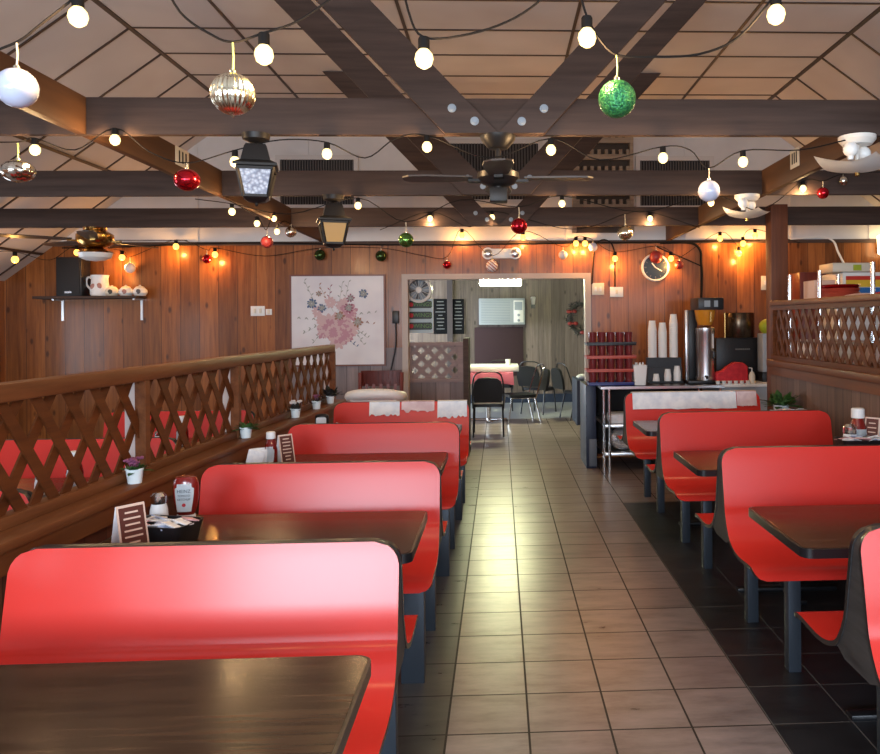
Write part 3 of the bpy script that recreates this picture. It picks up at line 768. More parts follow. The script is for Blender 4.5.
# left table 4
Y4 = 5.82
o = thing('squeeze_bottle', 'dark sauce bottle with pale blue label on the farthest left table', 'bottle', Vector((atY(322, 417, Y4).x, Y4, TH)), .05)
b = MB(); b.lathe([(0,0), (.045,0), (.05,.02), (.05,.09), (.046,.115), (.03,.125), (0,.127)], 20, sx=1, sy=.7); b.build('body', 'black', o)
b = MB(); b.prism(rrect(-.035, .035, .02, .105, .012), 'y', -.041, -.033); b.build('label', 'label', o)
for k in range(4):
    packet(Vector((atY(333+5*k, 419, 5.84).x, 5.84+.01*(k%2), TH+.008+.014*(k%3))), (.3, .2*k, .5*k), ('paper', 'pkpink')[k % 2], 'crumpled %s packet beside the dark sauce bottle' % ('white', 'pink')[k % 2], 'packets beside the dark sauce bottle %s' % ('white', 'pink')[k % 2], w=.09, h=.06)
# right table 2
YR = 4.42
caddy(Vector((2.00, 4.34, TH)), 0, 'black condiment caddy of packets at right edge by the ketchup', 'on the right table', .28, .17, .115, 18, 4)
ketchup(Vector((atY(858, 430, 4.5).x, 4.50, TH)), 0, 'ketchup bottle with white cap on the right table', 1.4, 'top')
shaker(Vector((atY(850, 432, 4.46).x, 4.46, TH)), 'stout white salt shaker in front of the right ketchup bottle', 2.1)
tent(Vector((atY(873, 430, 4.45).x, 4.45, TH)), -.9, 'standing menu card right of the ketchup on the right table', .085, .22)
# right table 3
YR3 = 5.87
def plant(loc, label, leafm, n, r, h, seed, pot=('potw', .030, .065), flowers=None, name='potted_plant'):
    o = thing(name, label, 'plant', loc); rnd = random.Random(seed)
    pm, pr_, ph = pot
    b = MB(); b.lathe([(0,0), (pr_*.78,0), (pr_*.8,.003), (pr_,ph-.006), (pr_*1.06,ph-.006), (pr_*1.06,ph), (pr_*.92,ph), (pr_*.9,ph-.012), (0,ph-.012)], 18); b.build('pot', pm, o)
    b = MB(); bm = b.bm
    for i in range(n):
        a = rnd.uniform(0, 2*PI); el = rnd.uniform(.15, 1.3); L = r*rnd.uniform(.6, 1.1); w = L*rnd.uniform(.16, .26)
        d = Vector((math.cos(a)*math.cos(el), math.sin(a)*math.cos(el), math.sin(el)*h/r)); sd = Vector((-math.sin(a), math.cos(a), 0))
        base = Vector((math.cos(a)*pr_*.4, math.sin(a)*pr_*.4, ph-.014)); pts = []
        for t, ww in ((0, .15), (.35, 1), (.7, .8), (1, .05)):
            c = base + d*L*t + Vector((0, 0, -.25*L*t*t)); pts.append((bm.verts.new(c-sd*w*ww), bm.verts.new(c+Vector((0,0,-.12*w))), bm.verts.new(c+sd*w*ww)))
        for A, B in zip(pts, pts[1:]):
            bm.faces.new((A[0], A[1], B[1], B[0])); bm.faces.new((A[1], A[2], B[2], B[1]))
    bmesh.ops.solidify(bm, geom=list(bm.faces), thickness=.0012)
    b.build('foliage', leafm, o, 60)
    if flowers:
        fm, fn = flowers
        for i in range(fn):
            a = rnd.uniform(0, 2*PI); q = r*.55*math.sqrt(rnd.random()); z = ph+h*.4+rnd.uniform(.0, .4)*h; c = (math.cos(a)*q, math.sin(a)*q, z); b = MB()
            b.tube([(c[0]*.3, c[1]*.3, ph-.01), (c[0], c[1], z)], .0012, 5)
            for j in range(5):
                an = 2*PI*j/5+i; b.sphere((c[0]+.008*math.cos(an), c[1]+.008*math.sin(an), c[2]+.003*(j % 2)), .0085, 1, 1, .55, 8)
            b.build('flower', fm, o)
    return o
px_ = atY(781, 405, YR3)
plant(Vector((px_.x, YR3, TH)), 'spreading green plant on the farthest right table', 'leaf', 60, .15, .17, 4, ('paper', .055, .14))
caddy(Vector((px_.x-.01, 5.72, TH)), 0, 'black caddy of white packets in front of the spreading green plant', 'by the green plant', .26, .12, .115, 12, 9)
ketchup(Vector((atY(800, 405, 5.95).x, 5.95, TH)), 0, 'small ketchup bottle beside the spreading green plant', 1.25, 'top')
# plants on the ledge
def ledge_y(px):
    Y = 4
    for _ in range(12):
        x = -1.63+TL*(Y-2.5)+.07; d = ray(px, 430); Y = x/d.x*d.y
    return Y
LZ = .865
for px, lb, lf, n, r, h, sd, fl in ((133, 'white pot of purple flowers on the left ledge, nearest pot', 'leaf', 24, .065, .05, 1, ('purple', 11)),
        (245, 'white pot of plain green leaves on the left ledge', 'leaf', 40, .08, .07, 2, None),
        (295, 'white pot of white flowers on the left ledge', 'leafdk', 26, .07, .08, 3, ('petalw', 12)),
        (316, 'white pot with small reddish leaves on the left ledge, before the last pot', 'leafdk', 22, .065, .06, 5, ('purple', 3)),
        (330, 'white pot of dark brown leaves at the far end of the left ledge', 'leafdk', 34, .11, .13, 6, None)):
    Y = ledge_y(px); plant(Vector((-1.63+TL*(Y-2.5)+.075, Y, LZ)), lb, lf, n, r, h, sd, ('potw', .034, .062), fl)
# little things on the tables behind the lattice
for k, (x, y) in enumerate(((-2.0, 3.85), (-2.05, 5.25))):
    ketchup(Vector((x, y, TH)), 0, 'red bottle glimpsed through the left lattice, %s' % ('nearer one' if k == 0 else 'farther one'), 1.0, 'top')
    shaker(Vector((x-.13, y-.05, TH)), 'shaker glimpsed through the left lattice, %s' % ('nearer one' if k == 0 else 'farther one'), 1.2)

# ------------------------------------------------------------------ behind the left partition, on the back wall
a = atY(46, 297, WY); c = atY(147, 297, WY)
o = thing('wall_shelf', 'narrow dark wall shelf on the panelled back wall at left', 'shelf', ((a.x+c.x)/2, WY, a.z)); w = c.x-a.x; SHX, SHZ = (a.x+c.x)/2, a.z
b = MB(); b.box(-w/2, w/2, -.26, 0, -.028, 0, bev=.004); b.build('board', 'beam', o)
for px in (63, 142):
    x = atY(px, 300, WY).x-SHX; b = MB(); b.box(x-.012, x+.012, -.012, 0, -.26, -.028); b.box(x-.012, x+.012, -.20, -.012, -.045, -.028); b.build('bracket', 'stainless', o)
a = atY(58, 296, WY-.2); c = atY(83, 257, WY-.2); o = thing('loudspeaker', 'black loudspeaker box on the left wall shelf', 'speaker', ((a.x+c.x)/2, WY-.14, SHZ)); w = c.x-a.x; h = c.z-a.z
b = MB(); b.box(-w/2, w/2, -.10, .10, 0, h, bev=.008); b.build('cabinet', 'black', o)
b = MB(); b.box(-w/2+.012, w/2-.012, -.112, -.1, .012, h-.012, bev=.004); b.build('grille', 'dark', o)
b = MB(); b.box(-.035, .035, -.115, -.111, .03, .05); b.build('badge', 'chrome', o)
M['jugprint'] = mat('jug_print', (.42,.2,.16), .5)
a = atY(100, 295, WY-.13); o = thing('pitcher', 'white china pitcher with reddish print on the left wall shelf', 'pitcher', (a.x, WY-.13, SHZ))
b = MB(); b.lathe([(0,0), (.085,0), (.095,.02), (.097,.08), (.085,.15), (.083,.19), (.092,.225), (.082,.22), (.07,.15), (0,.14)], 22); b.build('body', 'white', o)
b = MB(); b.tube(crom([(-.085,0,.19), (-.115,0,.205), (-.14,0,.175), (-.135,0,.12), (-.095,0,.07)]), .012); b.build('handle', 'white', o)
b = MB(); b.sphere((-.03,-.083,.10), .032, 1, .35, 1, 10); b.sphere((.03,-.083,.105), .030, 1, .35, 1.1, 10); b.build('printed_flowers', 'jugprint', o)
for k, (px, lb) in enumerate(((112, 'cream rounded china jar beside the pitcher'), (126, 'china jar with orange print, middle of the shelf trio'), (140, 'white china jar with dark print at the right end of the shelf'))):
    a = atY(px, 295, WY-.13); o = thing('china_jar', lb, 'jar', (a.x, WY-.13, SHZ), 0, 'china jars on the wall shelf')
    b = MB(); b.lathe([(0,0), (.055,0), (.075,.03), (.072,.06), (.05,.085), (0,.088)], 18); b.build('body', 'white' if k else 'ivory', o)
    b = MB(); b.lathe([(.052,.083), (.04,.098), (.012,.105), (.012,.115), (0,.118)], 14); b.build('lid', 'ivory', o)
    b = MB(); b.sphere((.01,-.068,.045), .026, 1, .3, 1, 8); b.build('printed_motif', ('leafdk', 'jugprint', 'fandk')[k], o)
def plate(px0, px1, py0, py1, label, mt='ivory', slots=1, name='wall_switch', Y=WY, cat='switch'):
    a = atY(px0, py1, Y); c = atY(px1, py0, Y); o = thing(name, label, cat, ((a.x+c.x)/2, Y, (a.z+c.z)/2)); w, h = c.x-a.x, c.z-a.z
    b = MB(); b.box(-w/2, w/2, -.012, .006, -h/2, h/2, bev=.003); b.build('plate', mt, o)
    for k in range(slots):
        x = (k-(slots-1)/2)*w/(slots+.5); b = MB(); b.box(x-.012, x+.012, -.02, -.011, -.025, .025, bev=.002); b.build('toggle', 'ivory' if mt != 'ivory' else 'white', o)
plate(251, 265, 306, 316, 'white wall plate left of the flower painting', 'white', 2)
plate(266, 272, 309, 315, 'tiny white plate beside the larger plate, left of the painting', 'white', 1)
plate(592, 604, 283, 295, 'ivory double outlet plate just right of the doorway', 'ivory', 2, 'outlet_plate', cat='outlet')
plate(610, 623, 287, 297, 'white thermostat box under the cord, right of the doorway', 'white', 1, 'thermostat', cat='thermostat')
plate(761, 769, 276, 290, 'cream wall plate beside the wood post', 'ivory', 1, 'wall_plate', cat='plate')
# painting
a = atY(293, 365, WY); c = atY(384, 276, WY); W, H = c.x-a.x, c.z-a.z
o = thing('flower_painting', 'large square painting of pink and blue flowers on the back wall', 'painting', ((a.x+c.x)/2, WY-.012, a.z))
b = MB(); b.box(-W/2, W/2, -.03, 0, 0, H); b.build('canvas', 'canvas', o)
b = MB(); f = .018
b.box(-W/2-f, W/2+f, -.036, 0, H, H+f); b.box(-W/2-f, W/2+f, -.036, 0, -f, 0); b.box(-W/2-f, -W/2, -.036, 0, 0, H); b.box(W/2, W/2+f, -.036, 0, 0, H); b.build('picture_frame', 'frame', o)
FL = [0]
rnd = random.Random(11); b = MB()
def petals(cx, cz, r, n, mi, k=2, sq=.32):
    for ring in range(k):
        rr_ = r*(1-ring/k*.55)
        for j in range(n):
            an = 2*PI*(j+.5*ring)/n+rnd.uniform(-.15, .15); L = rr_*rnd.uniform(.8, 1.1); y = -.0304-.0003*ring-.0007*FL[0]-.00002*j
            ca, sa = math.cos(an), math.sin(an)
            pts = [(cx+ca*t*L-sa*s*L*sq, cz+sa*t*L+ca*s*L*sq) for t, s in ((.08, 0), (.45, .55), (.8, .6), (1, .1), (.85, -.5), (.45, -.55))]
            b.prism(pts, 'y', y, y+.001, (mi, 4, 0)[ring % 3] if mi in (0, 4) else (mi, 3)[ring % 2])
def sprig(x, z, x2, z2, mi, leaves=5):
    b.prism([(x, z), (x+.004, z), (x2+.004, z2), (x2, z2)], 'y', -.0308, -.0302, 3)
    for i in range(leaves):
        t = (i+1)/leaves; px, pz = x+(x2-x)*t, z+(z2-z)*t; s = 1 if i % 2 else -1; L = .028
        b.prism([(px, pz), (px+s*L*.6, pz+L*.3), (px+s*L, pz+L), (px+s*L*.3, pz+L*.7)], 'y', -.0309, -.0303, mi)
def Q(u, v): return (-W/2+W*u, H*(1-v))
for (u, v, r, n, mi) in ((.50,.58,.17,15,4), (.36,.62,.10,11,0), (.64,.60,.09,11,4), (.50,.74,.09,11,4), (.55,.33,.09,10,4), (.28,.40,.07,9,4), (.40,.55,.13,13,4), (.55,.66,.13,14,0), (.45,.64,.10,12,4), (.62,.42,.11,12,0), (.62,.36,.06,9,1), (.64,.25,.05,8,1), (.78,.20,.055,10,2), (.22,.31,.06,10,2), (.33,.36,.05,9,2), (.42,.30,.07,10,4), (.52,.45,.06,8,5), (.32,.50,.07,10,4), (.72,.52,.06,8,5), (.30,.20,.035,7,5)):
    cx, cz = Q(u, v); FL[0] += 1; petals(cx, cz, r, n, mi, 3 if r > .09 else 2)
for (u, v, u2, v2, mi) in ((.5,.4,.55,.08,3), (.45,.4,.30,.10,5), (.55,.4,.62,.07,3), (.3,.5,.06,.48,3), (.3,.55,.12,.65,3), (.65,.45,.90,.42,3), (.65,.5,.88,.55,5), (.5,.7,.42,.82,3), (.68,.6,.78,.78,3), (.6,.7,.70,.80,2), (.25,.3,.14,.05,3), (.35,.6,.22,.76,3), (.4,.35,.42,.12,1), (.72,.62,.82,.70,3)):
    x, z = Q(u, v); x2, z2 = Q(u2, v2); sprig(x, z, x2, z2, mi, 6)
b.build('flower_print', ['petalpink', 'petaldeep', 'petalblue', 'printgrey', 'printblush', 'printrust'], o)
# cord with plug left of the doorway
a = atY(396, 318, WY); o = thing('power_cord', 'black power cord and plug hanging left of the doorway', 'cord', (a.x, WY, a.z))
b = MB(); b.box(-.035, .035, -.05, 0, -.06, .08, bev=.006); b.build('plug', 'black', o)
e = atY(389, 380, WY); b = MB(); b.tube(crom([(0,-.03,-.05), (.0,-.04,-.3), (-.04,-.04,-.5), (e.x-a.x,-.03,e.z-a.z), (e.x-a.x-.03,-.03,e.z-a.z-.25)]), .009, 6); b.build('cable', 'black', o)
# emergency light over the doorway
a = atY(501.5, 254, WY); o = thing('emergency_light', 'white twin-lamp emergency light above the doorway', 'emergency light', (a.x, WY, a.z))
b = MB(); b.box(-.13, .13, -.07, 0, -.055, .055, bev=.012); b.build('housing', 'white', o)
for s in (-1, 1):
    b = MB(); b.lathe([(.02, 0), (.062, .05), (.066, .085), (.05, .09), (0, .092)], 18); b.move(Matrix.Translation((s*.15, 0, 0)) @ Matrix.Rotation(PI/2, 4, 'X')); b.build('lamp_head', 'white', o)
    b = MB(); b.lathe([(0, 0), (.048, 0), (.03, .01), (0, .014)], 16); b.move(Matrix.Translation((s*.15, -.0905, 0)) @ Matrix.Rotation(PI/2, 4, 'X')); b.build('lens', 'stainless', o)
# clock
a = atY(655, 267.5, WY); o = thing('wall_clock', 'round dark-faced wall clock with pale rim', 'clock', (a.x, WY, a.z))
RX90 = Matrix.Rotation(PI/2, 4, 'X'); r = .158
b = MB(); b.lathe([(0,0), (r,0), (r,.03), (r*.95,.042), (r*.86,.036), (r*.86,.02), (0,.02)], 36); b.move(RX90); b.build('rim', 'white', o)
b = MB(); b.lathe([(0,.0205), (r*.85,.0205), (r*.85,.024), (0,.024)], 36); b.move(RX90); b.build('face', 'clockf', o)
for k in range(12):
    an = PI*k/6; b = MB(); b.xbox(Matrix.Translation((math.sin(an)*r*.72, -.0255, math.cos(an)*r*.72)) @ Matrix.Rotation(an, 4, 'Y'), .008 if k % 3 else .014, .003, .026); b.build('hour_mark', 'chalk', o)
for an, L, w in ((2.1, .085, .010), (5.6, .065, .013)):
    b = MB(); b.xbox(Matrix.Translation((math.sin(an)*L/2, -.028, math.cos(an)*L/2)) @ Matrix.Rotation(an, 4, 'Y'), w, .002, L); b.build('hand', 'white', o)
# conduits and cables on the back wall
def cable(pts, r, label, mt='wire', name='cable', cat='cable'):
    b = MB(); b.tube(crom(pts, 6), r, 6); return tag(b.build(name, mt), label, cat)
def wp(px, py, d=.016): v = atY(px, py, WY-d); return v
cable([wp(592,284), wp(594,255), wp(597,243), wp(606,240), wp(614,250), wp(615,287)], .008, 'dark cable looping down to the outlet plates right of the doorway')
cable([wp(660,243), wp(690,243), wp(700,250), wp(701,262), wp(702,275), wp(701,302)], .014, 'dark flexible conduit dropping to the coffee brewer')
cable([wp(655,246,.004), wp(668,252,.004), wp(690,261,.004), wp(701,266,.004)], .007, 'thin dark cable slanting across the wall right of the clock')
cable([wp(790,239), wp(820,237), wp(833,241), wp(838,252), wp(844,264)], .012, 'white cable bending down behind the right lattice', 'white')
cable([wp(62,248,.03), wp(120,247,.03), wp(250,243,.03), wp(405,245,.03), wp(590,243,.03), wp(760,241,.03)], .008, 'long black cable along the top of the back wall panelling')

# chairs by the dark corner behind the left booths
def slat_chair(x, y, rz, label):
    o = thing('wooden_chair', label, 'chair', (x, y, 0), rz)
    b = MB(); b.box(-.23, .23, -.22, .22, .43, .47, bev=.012); b.build('seat', 'chairwood', o)
    for sx in (-1, 1):
        b = MB(); b.bar((sx*.20, -.19, 0), (sx*.20, -.19, .43), .04, .04); b.build('leg', 'chairwood', o)
        b = MB(); b.tube([(sx*.21, .20, 0), (sx*.21, .20, .45), (sx*.215, .25, 1.0)], .02, 8); b.build('leg', 'chairwood', o)
    b = MB(); pts = [(.26*math.sin(t), .255-.05*math.cos(t)+.05) for t in [(-1+i/6)*.95 for i in range(13)]]
    A = []
    for z in (.86, 1.02): A.append([b.bm.verts.new((p[0], p[1], z)) for p in pts])
    for i in range(12): b.bm.faces.new((A[0][i], A[0][i+1], A[1][i+1], A[1][i]))
    bmesh.ops.solidify(b.bm, geom=list(b.bm.faces), thickness=.022); b.build('crest_rail', 'chairwood', o)
    for k in range(5):
        xx = -.14+.07*k; b = MB(); b.bar((xx, .21, .47), (xx*1.05, .25, .88), .03, .014, up=(0,1,0)); b.build('back_slat', 'chairwood', o)
    return o
pa = atY(380, 382, 8.3); slat_chair(pa.x, 8.12, 0, 'dark red wooden slat-back chair below the flower painting')
# white padded bench
a = atY(343, 402, 7.3); c = atY(403, 389, 7.3)
o = thing('padded_chair', 'white padded tub seat behind the farthest left booth', 'chair', ((a.x+c.x)/2, 7.34, 0)); w = c.x-a.x
b = MB(); pts = [(-w/2+.04, .22, c.z-.09), (-w/2+.05, .04, c.z-.07), (-w/4, -.02, c.z-.05), (0, -.03, c.z-.045), (w/4, -.02, c.z-.05), (w/2-.05, .04, c.z-.07), (w/2-.04, .22, c.z-.09)]
b.tube(crom(pts, 5), .05, 12); b.build('padded_rim', 'vinyl', o)
b = MB(); b.box(-w/2+.06, w/2-.06, -.03, .02, .40, c.z-.08, bev=.01); b.build('backrest', 'vinyl', o)
b = MB(); b.box(-w/2+.05, w/2-.05, -.02, .36, .38, .46, bev=.02); b.build('seat', 'vinyl', o)
for sx in (-1, 1):
    for yy in (.02, .32): b = MB(); b.tube([(sx*(w/2-.08), yy, 0), (sx*(w/2-.08), yy, .39)], .015); b.build('leg', 'chrome', o)

# ------------------------------------------------------------------ far room
ly = 11.6; a = atY(480, 286, ly); c = atY(521, 278, ly)
o = thing('fluorescent_light', 'lit fluorescent fixture on the ceiling of the far room', 'ceiling light', ((a.x+c.x)/2, ly, (a.z+c.z)/2)); w = c.x-a.x
b = MB(); b.box(-w/2-.03, w/2+.03, -.08, .08, .06, RZ-o.location.z-.0005); b.build('housing', 'white', o)
b = MB(); b.box(-w/2, w/2, -.07, .07, -.055, .06, bev=.012); b.build('diffuser', 'fluo', o)
# air conditioner set in the far wall
a = atY(479, 325, 14.55); c = atY(525, 298, 14.55); o = thing('air_conditioner', 'grey window air conditioner set in the far room wall', 'air conditioner', ((a.x+c.x)/2, 14.9, a.z)); w, h = c.x-a.x, c.z-a.z
b = MB(); b.box(-w/2, w/2, -.35, 0, 0, h, bev=.015); b.build('housing', 'ac', o)
b = MB()
for k in range(14): z = .05+(h-.1)*k/13; b.box(-w/2+.04, w/2*.35, -.358, -.349, z-.006, z+.006)
b.build('grille', 'acdk', o)
b = MB(); b.box(w*.25, w/2-.03, -.356, -.349, .04, h-.04, bev=.004); b.build('control_panel', 'white', o)
b = MB(); b.box(w*.27, w/2-.05, -.36, -.355, h*.55, h-.07); b.build('vent', 'acdk', o)
for k in (0, 1): b = MB(); b.lathe([(0,0), (.025,0), (.022,.02), (0,.02)], 12); b.move(Matrix.Translation((w*.36, -.356, h*(.16+.2*k))) @ RX90); b.build('knob', 'acdk', o)
a = atY(475, 376, RY); c = atY(523, 327, RY); b = MB(); b.box(a.x, c.x, RY-.03, RY, a.z, c.z, bev=.004); tag(b.build('wall_panel', 'mauve'), 'plain dark mauve board under the air conditioner', 'panel')
# menu boards
for px0, px1, lb in ((434, 447, 'black menu board next to the wing sign, far room'), (453, 464, 'black menu board nearer the air conditioner, far room')):
    a = atY(px0, 334, RY); c = atY(px1, 299, RY); o = thing('menu_board', lb, 'board', ((a.x+c.x)/2, RY, a.z)); w, h = c.x-a.x, c.z-a.z
    b = MB(); b.box(-w/2, w/2, -.03, .003, 0, h); b.build('board', 'board', o)
    b = MB(); rnd = random.Random(px0)
    for k in range(9):
        z = h-.05-k*(h-.08)/9; q = rnd.uniform(.3, .85)*w/2; b.box(-q, q, -.032, -.029, z-.008, z+.008)
    b.build('chalk_lines', 'chalk', o)
a = atY(447.5, 340, RY-.01); c = atY(452.5, 285, RY-.01); b = MB(); b.box(a.x, c.x, RY-.06, RY, 0, RZ-.002); struct(b.build('trim_9', 'greypost'))
# wing sign hanging inside the doorway
SY = 9.25; a = atY(408, 333, SY); c = atY(433, 299, SY); o = thing('wing_sign', 'pale hanging sign reading WINGS three times, under the wall fan', 'sign', ((a.x+c.x)/2, SY, a.z)); w, h = c.x-a.x, c.z-a.z
b = MB(); b.box(-w/2, w/2, -.008, .008, 0, h); b.build('sign_board', 'signw', o)
for k in range(3):
    z = h*(.84-.32*k)
    b = MB(); b.prism(rrect(-w/2+.01, w/2-.012, z-.042, z+.042, .02), 'y', -.0105, -.008); b.build('dark_strip', 'signk', o)
    text('WINGS', .066, 'signg', o, Matrix.Translation((.025, -.0115, z)) @ FRONT)
    b = MB(); b.sphere((-w/2+.04, -.011, z), .026, 1, .15, 1, 10); b.build('red_emblem', 'inkred', o)
b = MB()
for s in (-1, 1): b.tube([(s*w*.35, 0, h), (s*w*.35, 0, h+.02)], .004, 5)
b.build('hanger', 'wire', o)
fa = atY(419, 290, SY-.05); fr = .148
o = thing('wall_fan', 'round white box fan over the wing sign in the doorway corner', 'fan', (fa.x, SY+.02, fa.z))
b = MB(); b.lathe([(fr*.86, -.05), (fr, -.03), (fr, .10), (fr*.8, .11), (fr*.8, .0), (fr*.86,-.05)], 32); b.move(RX90); b.build('shell', 'fancage', o)
b = MB(); b.lathe([(0, -.005), (fr*.79, -.005), (fr*.79, .0), (0, .0)], 28); b.move(RX90); b.build('back_plate', 'fandk', o)
b = MB()
for k in range(5):
    an = 2*PI*k/5; ca, sa = math.cos(an), math.sin(an); b.prism([(ca*.03-sa*.02, sa*.03+ca*.02), (ca*.11-sa*.05, sa*.11+ca*.05), (ca*.115+sa*.02, sa*.115-ca*.02), (ca*.03+sa*.02, sa*.03-ca*.02)], 'y', -.05, -.042)
b.build('blades', 'acdk', o)
b = MB()
for k in range(16):
    an = PI*k/8; b.tube([(math.cos(an)*.03, -.105, math.sin(an)*.03), (math.cos(an)*fr*.9, -.10, math.sin(an)*fr*.9)], .0022, 4)
b.build('guard', 'fancage', o)
b = MB(); b.lathe([(0,.085), (.035,.085), (.035,.113), (0,.12)], 16); b.move(RX90); b.build('hub', 'fancage', o)
b = MB(); b.box(-.16, -.02, -.02, .02, -.02, .02); b.move(Matrix.Translation((DX0+.03-fa.x+.16, .02, 0))); b.build('wall_arm', 'fancage', o)
cable([(DX0+.04, 9.3, 1.98), (-.5, 11, 2.2), (0, 12.4, 2.2), (.6, 12.4, 2.22), (1.2, 11, 2.2)], .012, 'pale cable strung across the top of the far room', 'white')
# wreath
a = atY(577, 318, 14.8); o = thing('wreath', 'dark evergreen wreath with red bows on the far room wall', 'wreath', (a.x+.1, 14.88, a.z)); rnd = random.Random(2)
b = MB(); bm = b.bm
for i in range(150):
    an = rnd.uniform(0, 2*PI); r = .24+rnd.gauss(0, .035); c = Vector((math.cos(an)*r, -.03-rnd.random()*.08, math.sin(an)*r*1.1)); L = .09; d = Vector((rnd.gauss(0,1), -abs(rnd.gauss(.3,.6)), rnd.gauss(0,1))).normalized()*L; sd = d.cross(Vector((0,1,0))).normalized()*.012
    v = [bm.verts.new(c-sd), bm.verts.new(c+d), bm.verts.new(c+sd)]; bm.faces.new(v)
b.tube([(math.cos(q*PI/12)*.24, -.03, math.sin(q*PI/12)*.26) for q in range(25)], .035, 8); b.build('evergreen_ring', 'leafdk', o)
for k, (x, z) in enumerate(((-.18, -.1), (.05, -.27), (-.2, .12))):
    b = MB(); b.sphere((x-.05, -.10, z), .05, 1, .5, .7, 10); b.sphere((x+.05, -.10, z), .05, 1, .5, .7, 10); b.sphere((x, -.11, z), .022, n=8); b.build('bow', 'redmatte', o)
# sconce and small wall things in the far room
a = atY(533, 302, RY); o = thing('wall_lamp', 'small unlit wall lamp right of the air conditioner', 'lamp', (a.x, RY, a.z))
b = MB(); b.box(-.04, .04, -.02, 0, -.12, .02); b.build('backplate', 'black', o); b = MB(); b.lathe([(.03,-.05), (.05,.08), (.03,.1), (0,.1)], 12, (0,-.08,0)); b.build('shade', 'globe', o)
# tables and chairs
def ctable(x, y, label, wx, wy, h=.76, top='white', group=None):
    o = thing('dining_table', label, 'table', (x, y, 0), 0, group)
    b = MB(); b.box(-wx/2, wx/2, -wy/2, wy/2, h-.035, h, bev=.006); b.build('tabletop', top, o)
    b = MB(); b.tube([(0,0,.03), (0,0,h-.035)], .04, 12); b.build('column', 'chrome', o)
    b = MB(); b.box(-.28, .28, -.035, .035, 0, .035, bev=.01); b.box(-.035, .035, -.28, .28, 0, .035, bev=.01); b.build('base', 'chrome', o)
    return o
def cloth_table(x, y, wx, wy, h, drop, mt, label, name='tablecloth'):
    b = MB(); bm = b.bm; n = 48; top, bot = [], []
    pl = []
    for i in range(n):
        t = i/n*4; s = int(t); f_ = t-s
        pl.append([(-wx/2+wx*f_, -wy/2), (wx/2, -wy/2+wy*f_), (wx/2-wx*f_, wy/2), (-wx/2, wy/2-wy*f_)][s])
    top = [bm.verts.new((px, py, h+.002)) for px, py in pl]
    mid = [bm.verts.new((px*1.012, py*1.012, h-.006)) for px, py in pl]
    bot = [bm.verts.new((px*(1.02+.025*math.sin(i*1.7)), py*(1.02+.025*math.sin(i*1.7)), h-drop+.012*math.sin(i*.9))) for i, (px, py) in enumerate(pl)]
    bm.faces.new(top)
    for A, B in ((top, mid), (mid, bot)):
        for i in range(n): bm.faces.new((A[i], A[(i+1) % n], B[(i+1) % n], B[i]))
    o = b.build(name, mt, None, 60); o.location = (x, y, 0); return tag(o, label, 'tablecloth')
def stack_chair(x, y, rz, label, group='black stacking chairs in the far room', fr='black'):
    o = thing('stacking_chair', label, 'chair', (x, y, 0), rz, group)
    b = MB(); b.prism(rrect(-.21, .21, -.21, .21, .07), 'z', .44, .485); b.build('seat', 'padblk', o)
    # tapered padded back, round top
    b = MB(); pl = [(-.175, .55), (.175, .55), (.20, .72), (.17, .86), (.12, .905), (0, .92), (-.12, .905), (-.17, .86), (-.20, .72)]
    b.prism(pl, 'y', 0, .035); b.move(Matrix.Translation((0, .20, 0)) @ Matrix.Rotation(-.16, 4, 'X') @ Matrix.Translation((0, .06, 0))); b.build('backrest', 'padblk', o)
    b = MB(); b.tube(crom([(-.20,.19,.42), (-.205,.24,.60), (-.19,.31,.86), (-.13,.335,.955), (0,.34,.97), (.13,.335,.955), (.19,.31,.86), (.205,.24,.60), (.20,.19,.42)], 3), .011, 7); b.build('back_frame', fr, o)
    b = MB()
    for s in (-1, 1): b.tube([(s*.19, -.19, .43), (s*.19, .19, .43)], .011, 6)
    b.build('seat_frame', fr, o)
    o.scale = (1, 1, .89)
    for sx in (-1, 1):
        b = MB(); b.tube([(sx*.19, -.18, .43), (sx*.20, -.23, 0)], .012, 8); b.build('leg', fr, o)
        b = MB(); b.tube([(sx*.19, .18, .43), (sx*.20, .27, 0)], .012, 8); b.build('leg', fr, o)
    return o
a = atY(497, 372, 12.0); TX = atY(488, 372, 12.0).x
ctable(TX, 12.3, 'white-topped table under the pink cover in the far room', .72, .9, .755)
cloth_table(TX, 12.3, .74, .92, .757, .17, 'pinkt', 'pink cover hanging over the table edge in the far room')
# pale slab on top, standing on a rim
b = MB(); b.box(TX-.34, TX+.46, 11.92, 12.70, .765, .85, bev=.01); tag(b.build('white_board', 'vinyl'), 'pale thick board lying on the pink covered table', 'board')
a = atY(508, 362, 12.2); o = thing('paper_cup', 'small white cup on the pale board, far room', 'cup', (a.x, 12.2, .85)); b = MB(); b.lathe([(0,0), (.03,0), (.04,.09), (.036,.09), (.028,.01), (0,.01)], 14); b.build('body', 'white', o)
a = atZ(489, 432, 0); stack_chair(a.x, 10.75, PI, 'black chair in the doorway with its back to the aisle')
a = atZ(519, 424, 0); stack_chair(a.x+.02, 12.0, PI/2+PI+.25, 'chair with shining seat turned sideways beside the pink covered table', fr='chrome')
a = atZ(531, 414, 0); stack_chair(a.x+.14, 13.2, -.5+PI, 'black chair behind the sideways chair, near the far wall')
stack_chair(.0, 13.75, PI, 'black chair directly behind the pale board, far room')
a = atZ(573, 418, 0); stack_chair(a.x+.12, 12.4, PI/2+.35, 'black chair by the right door jamb under the wreath')
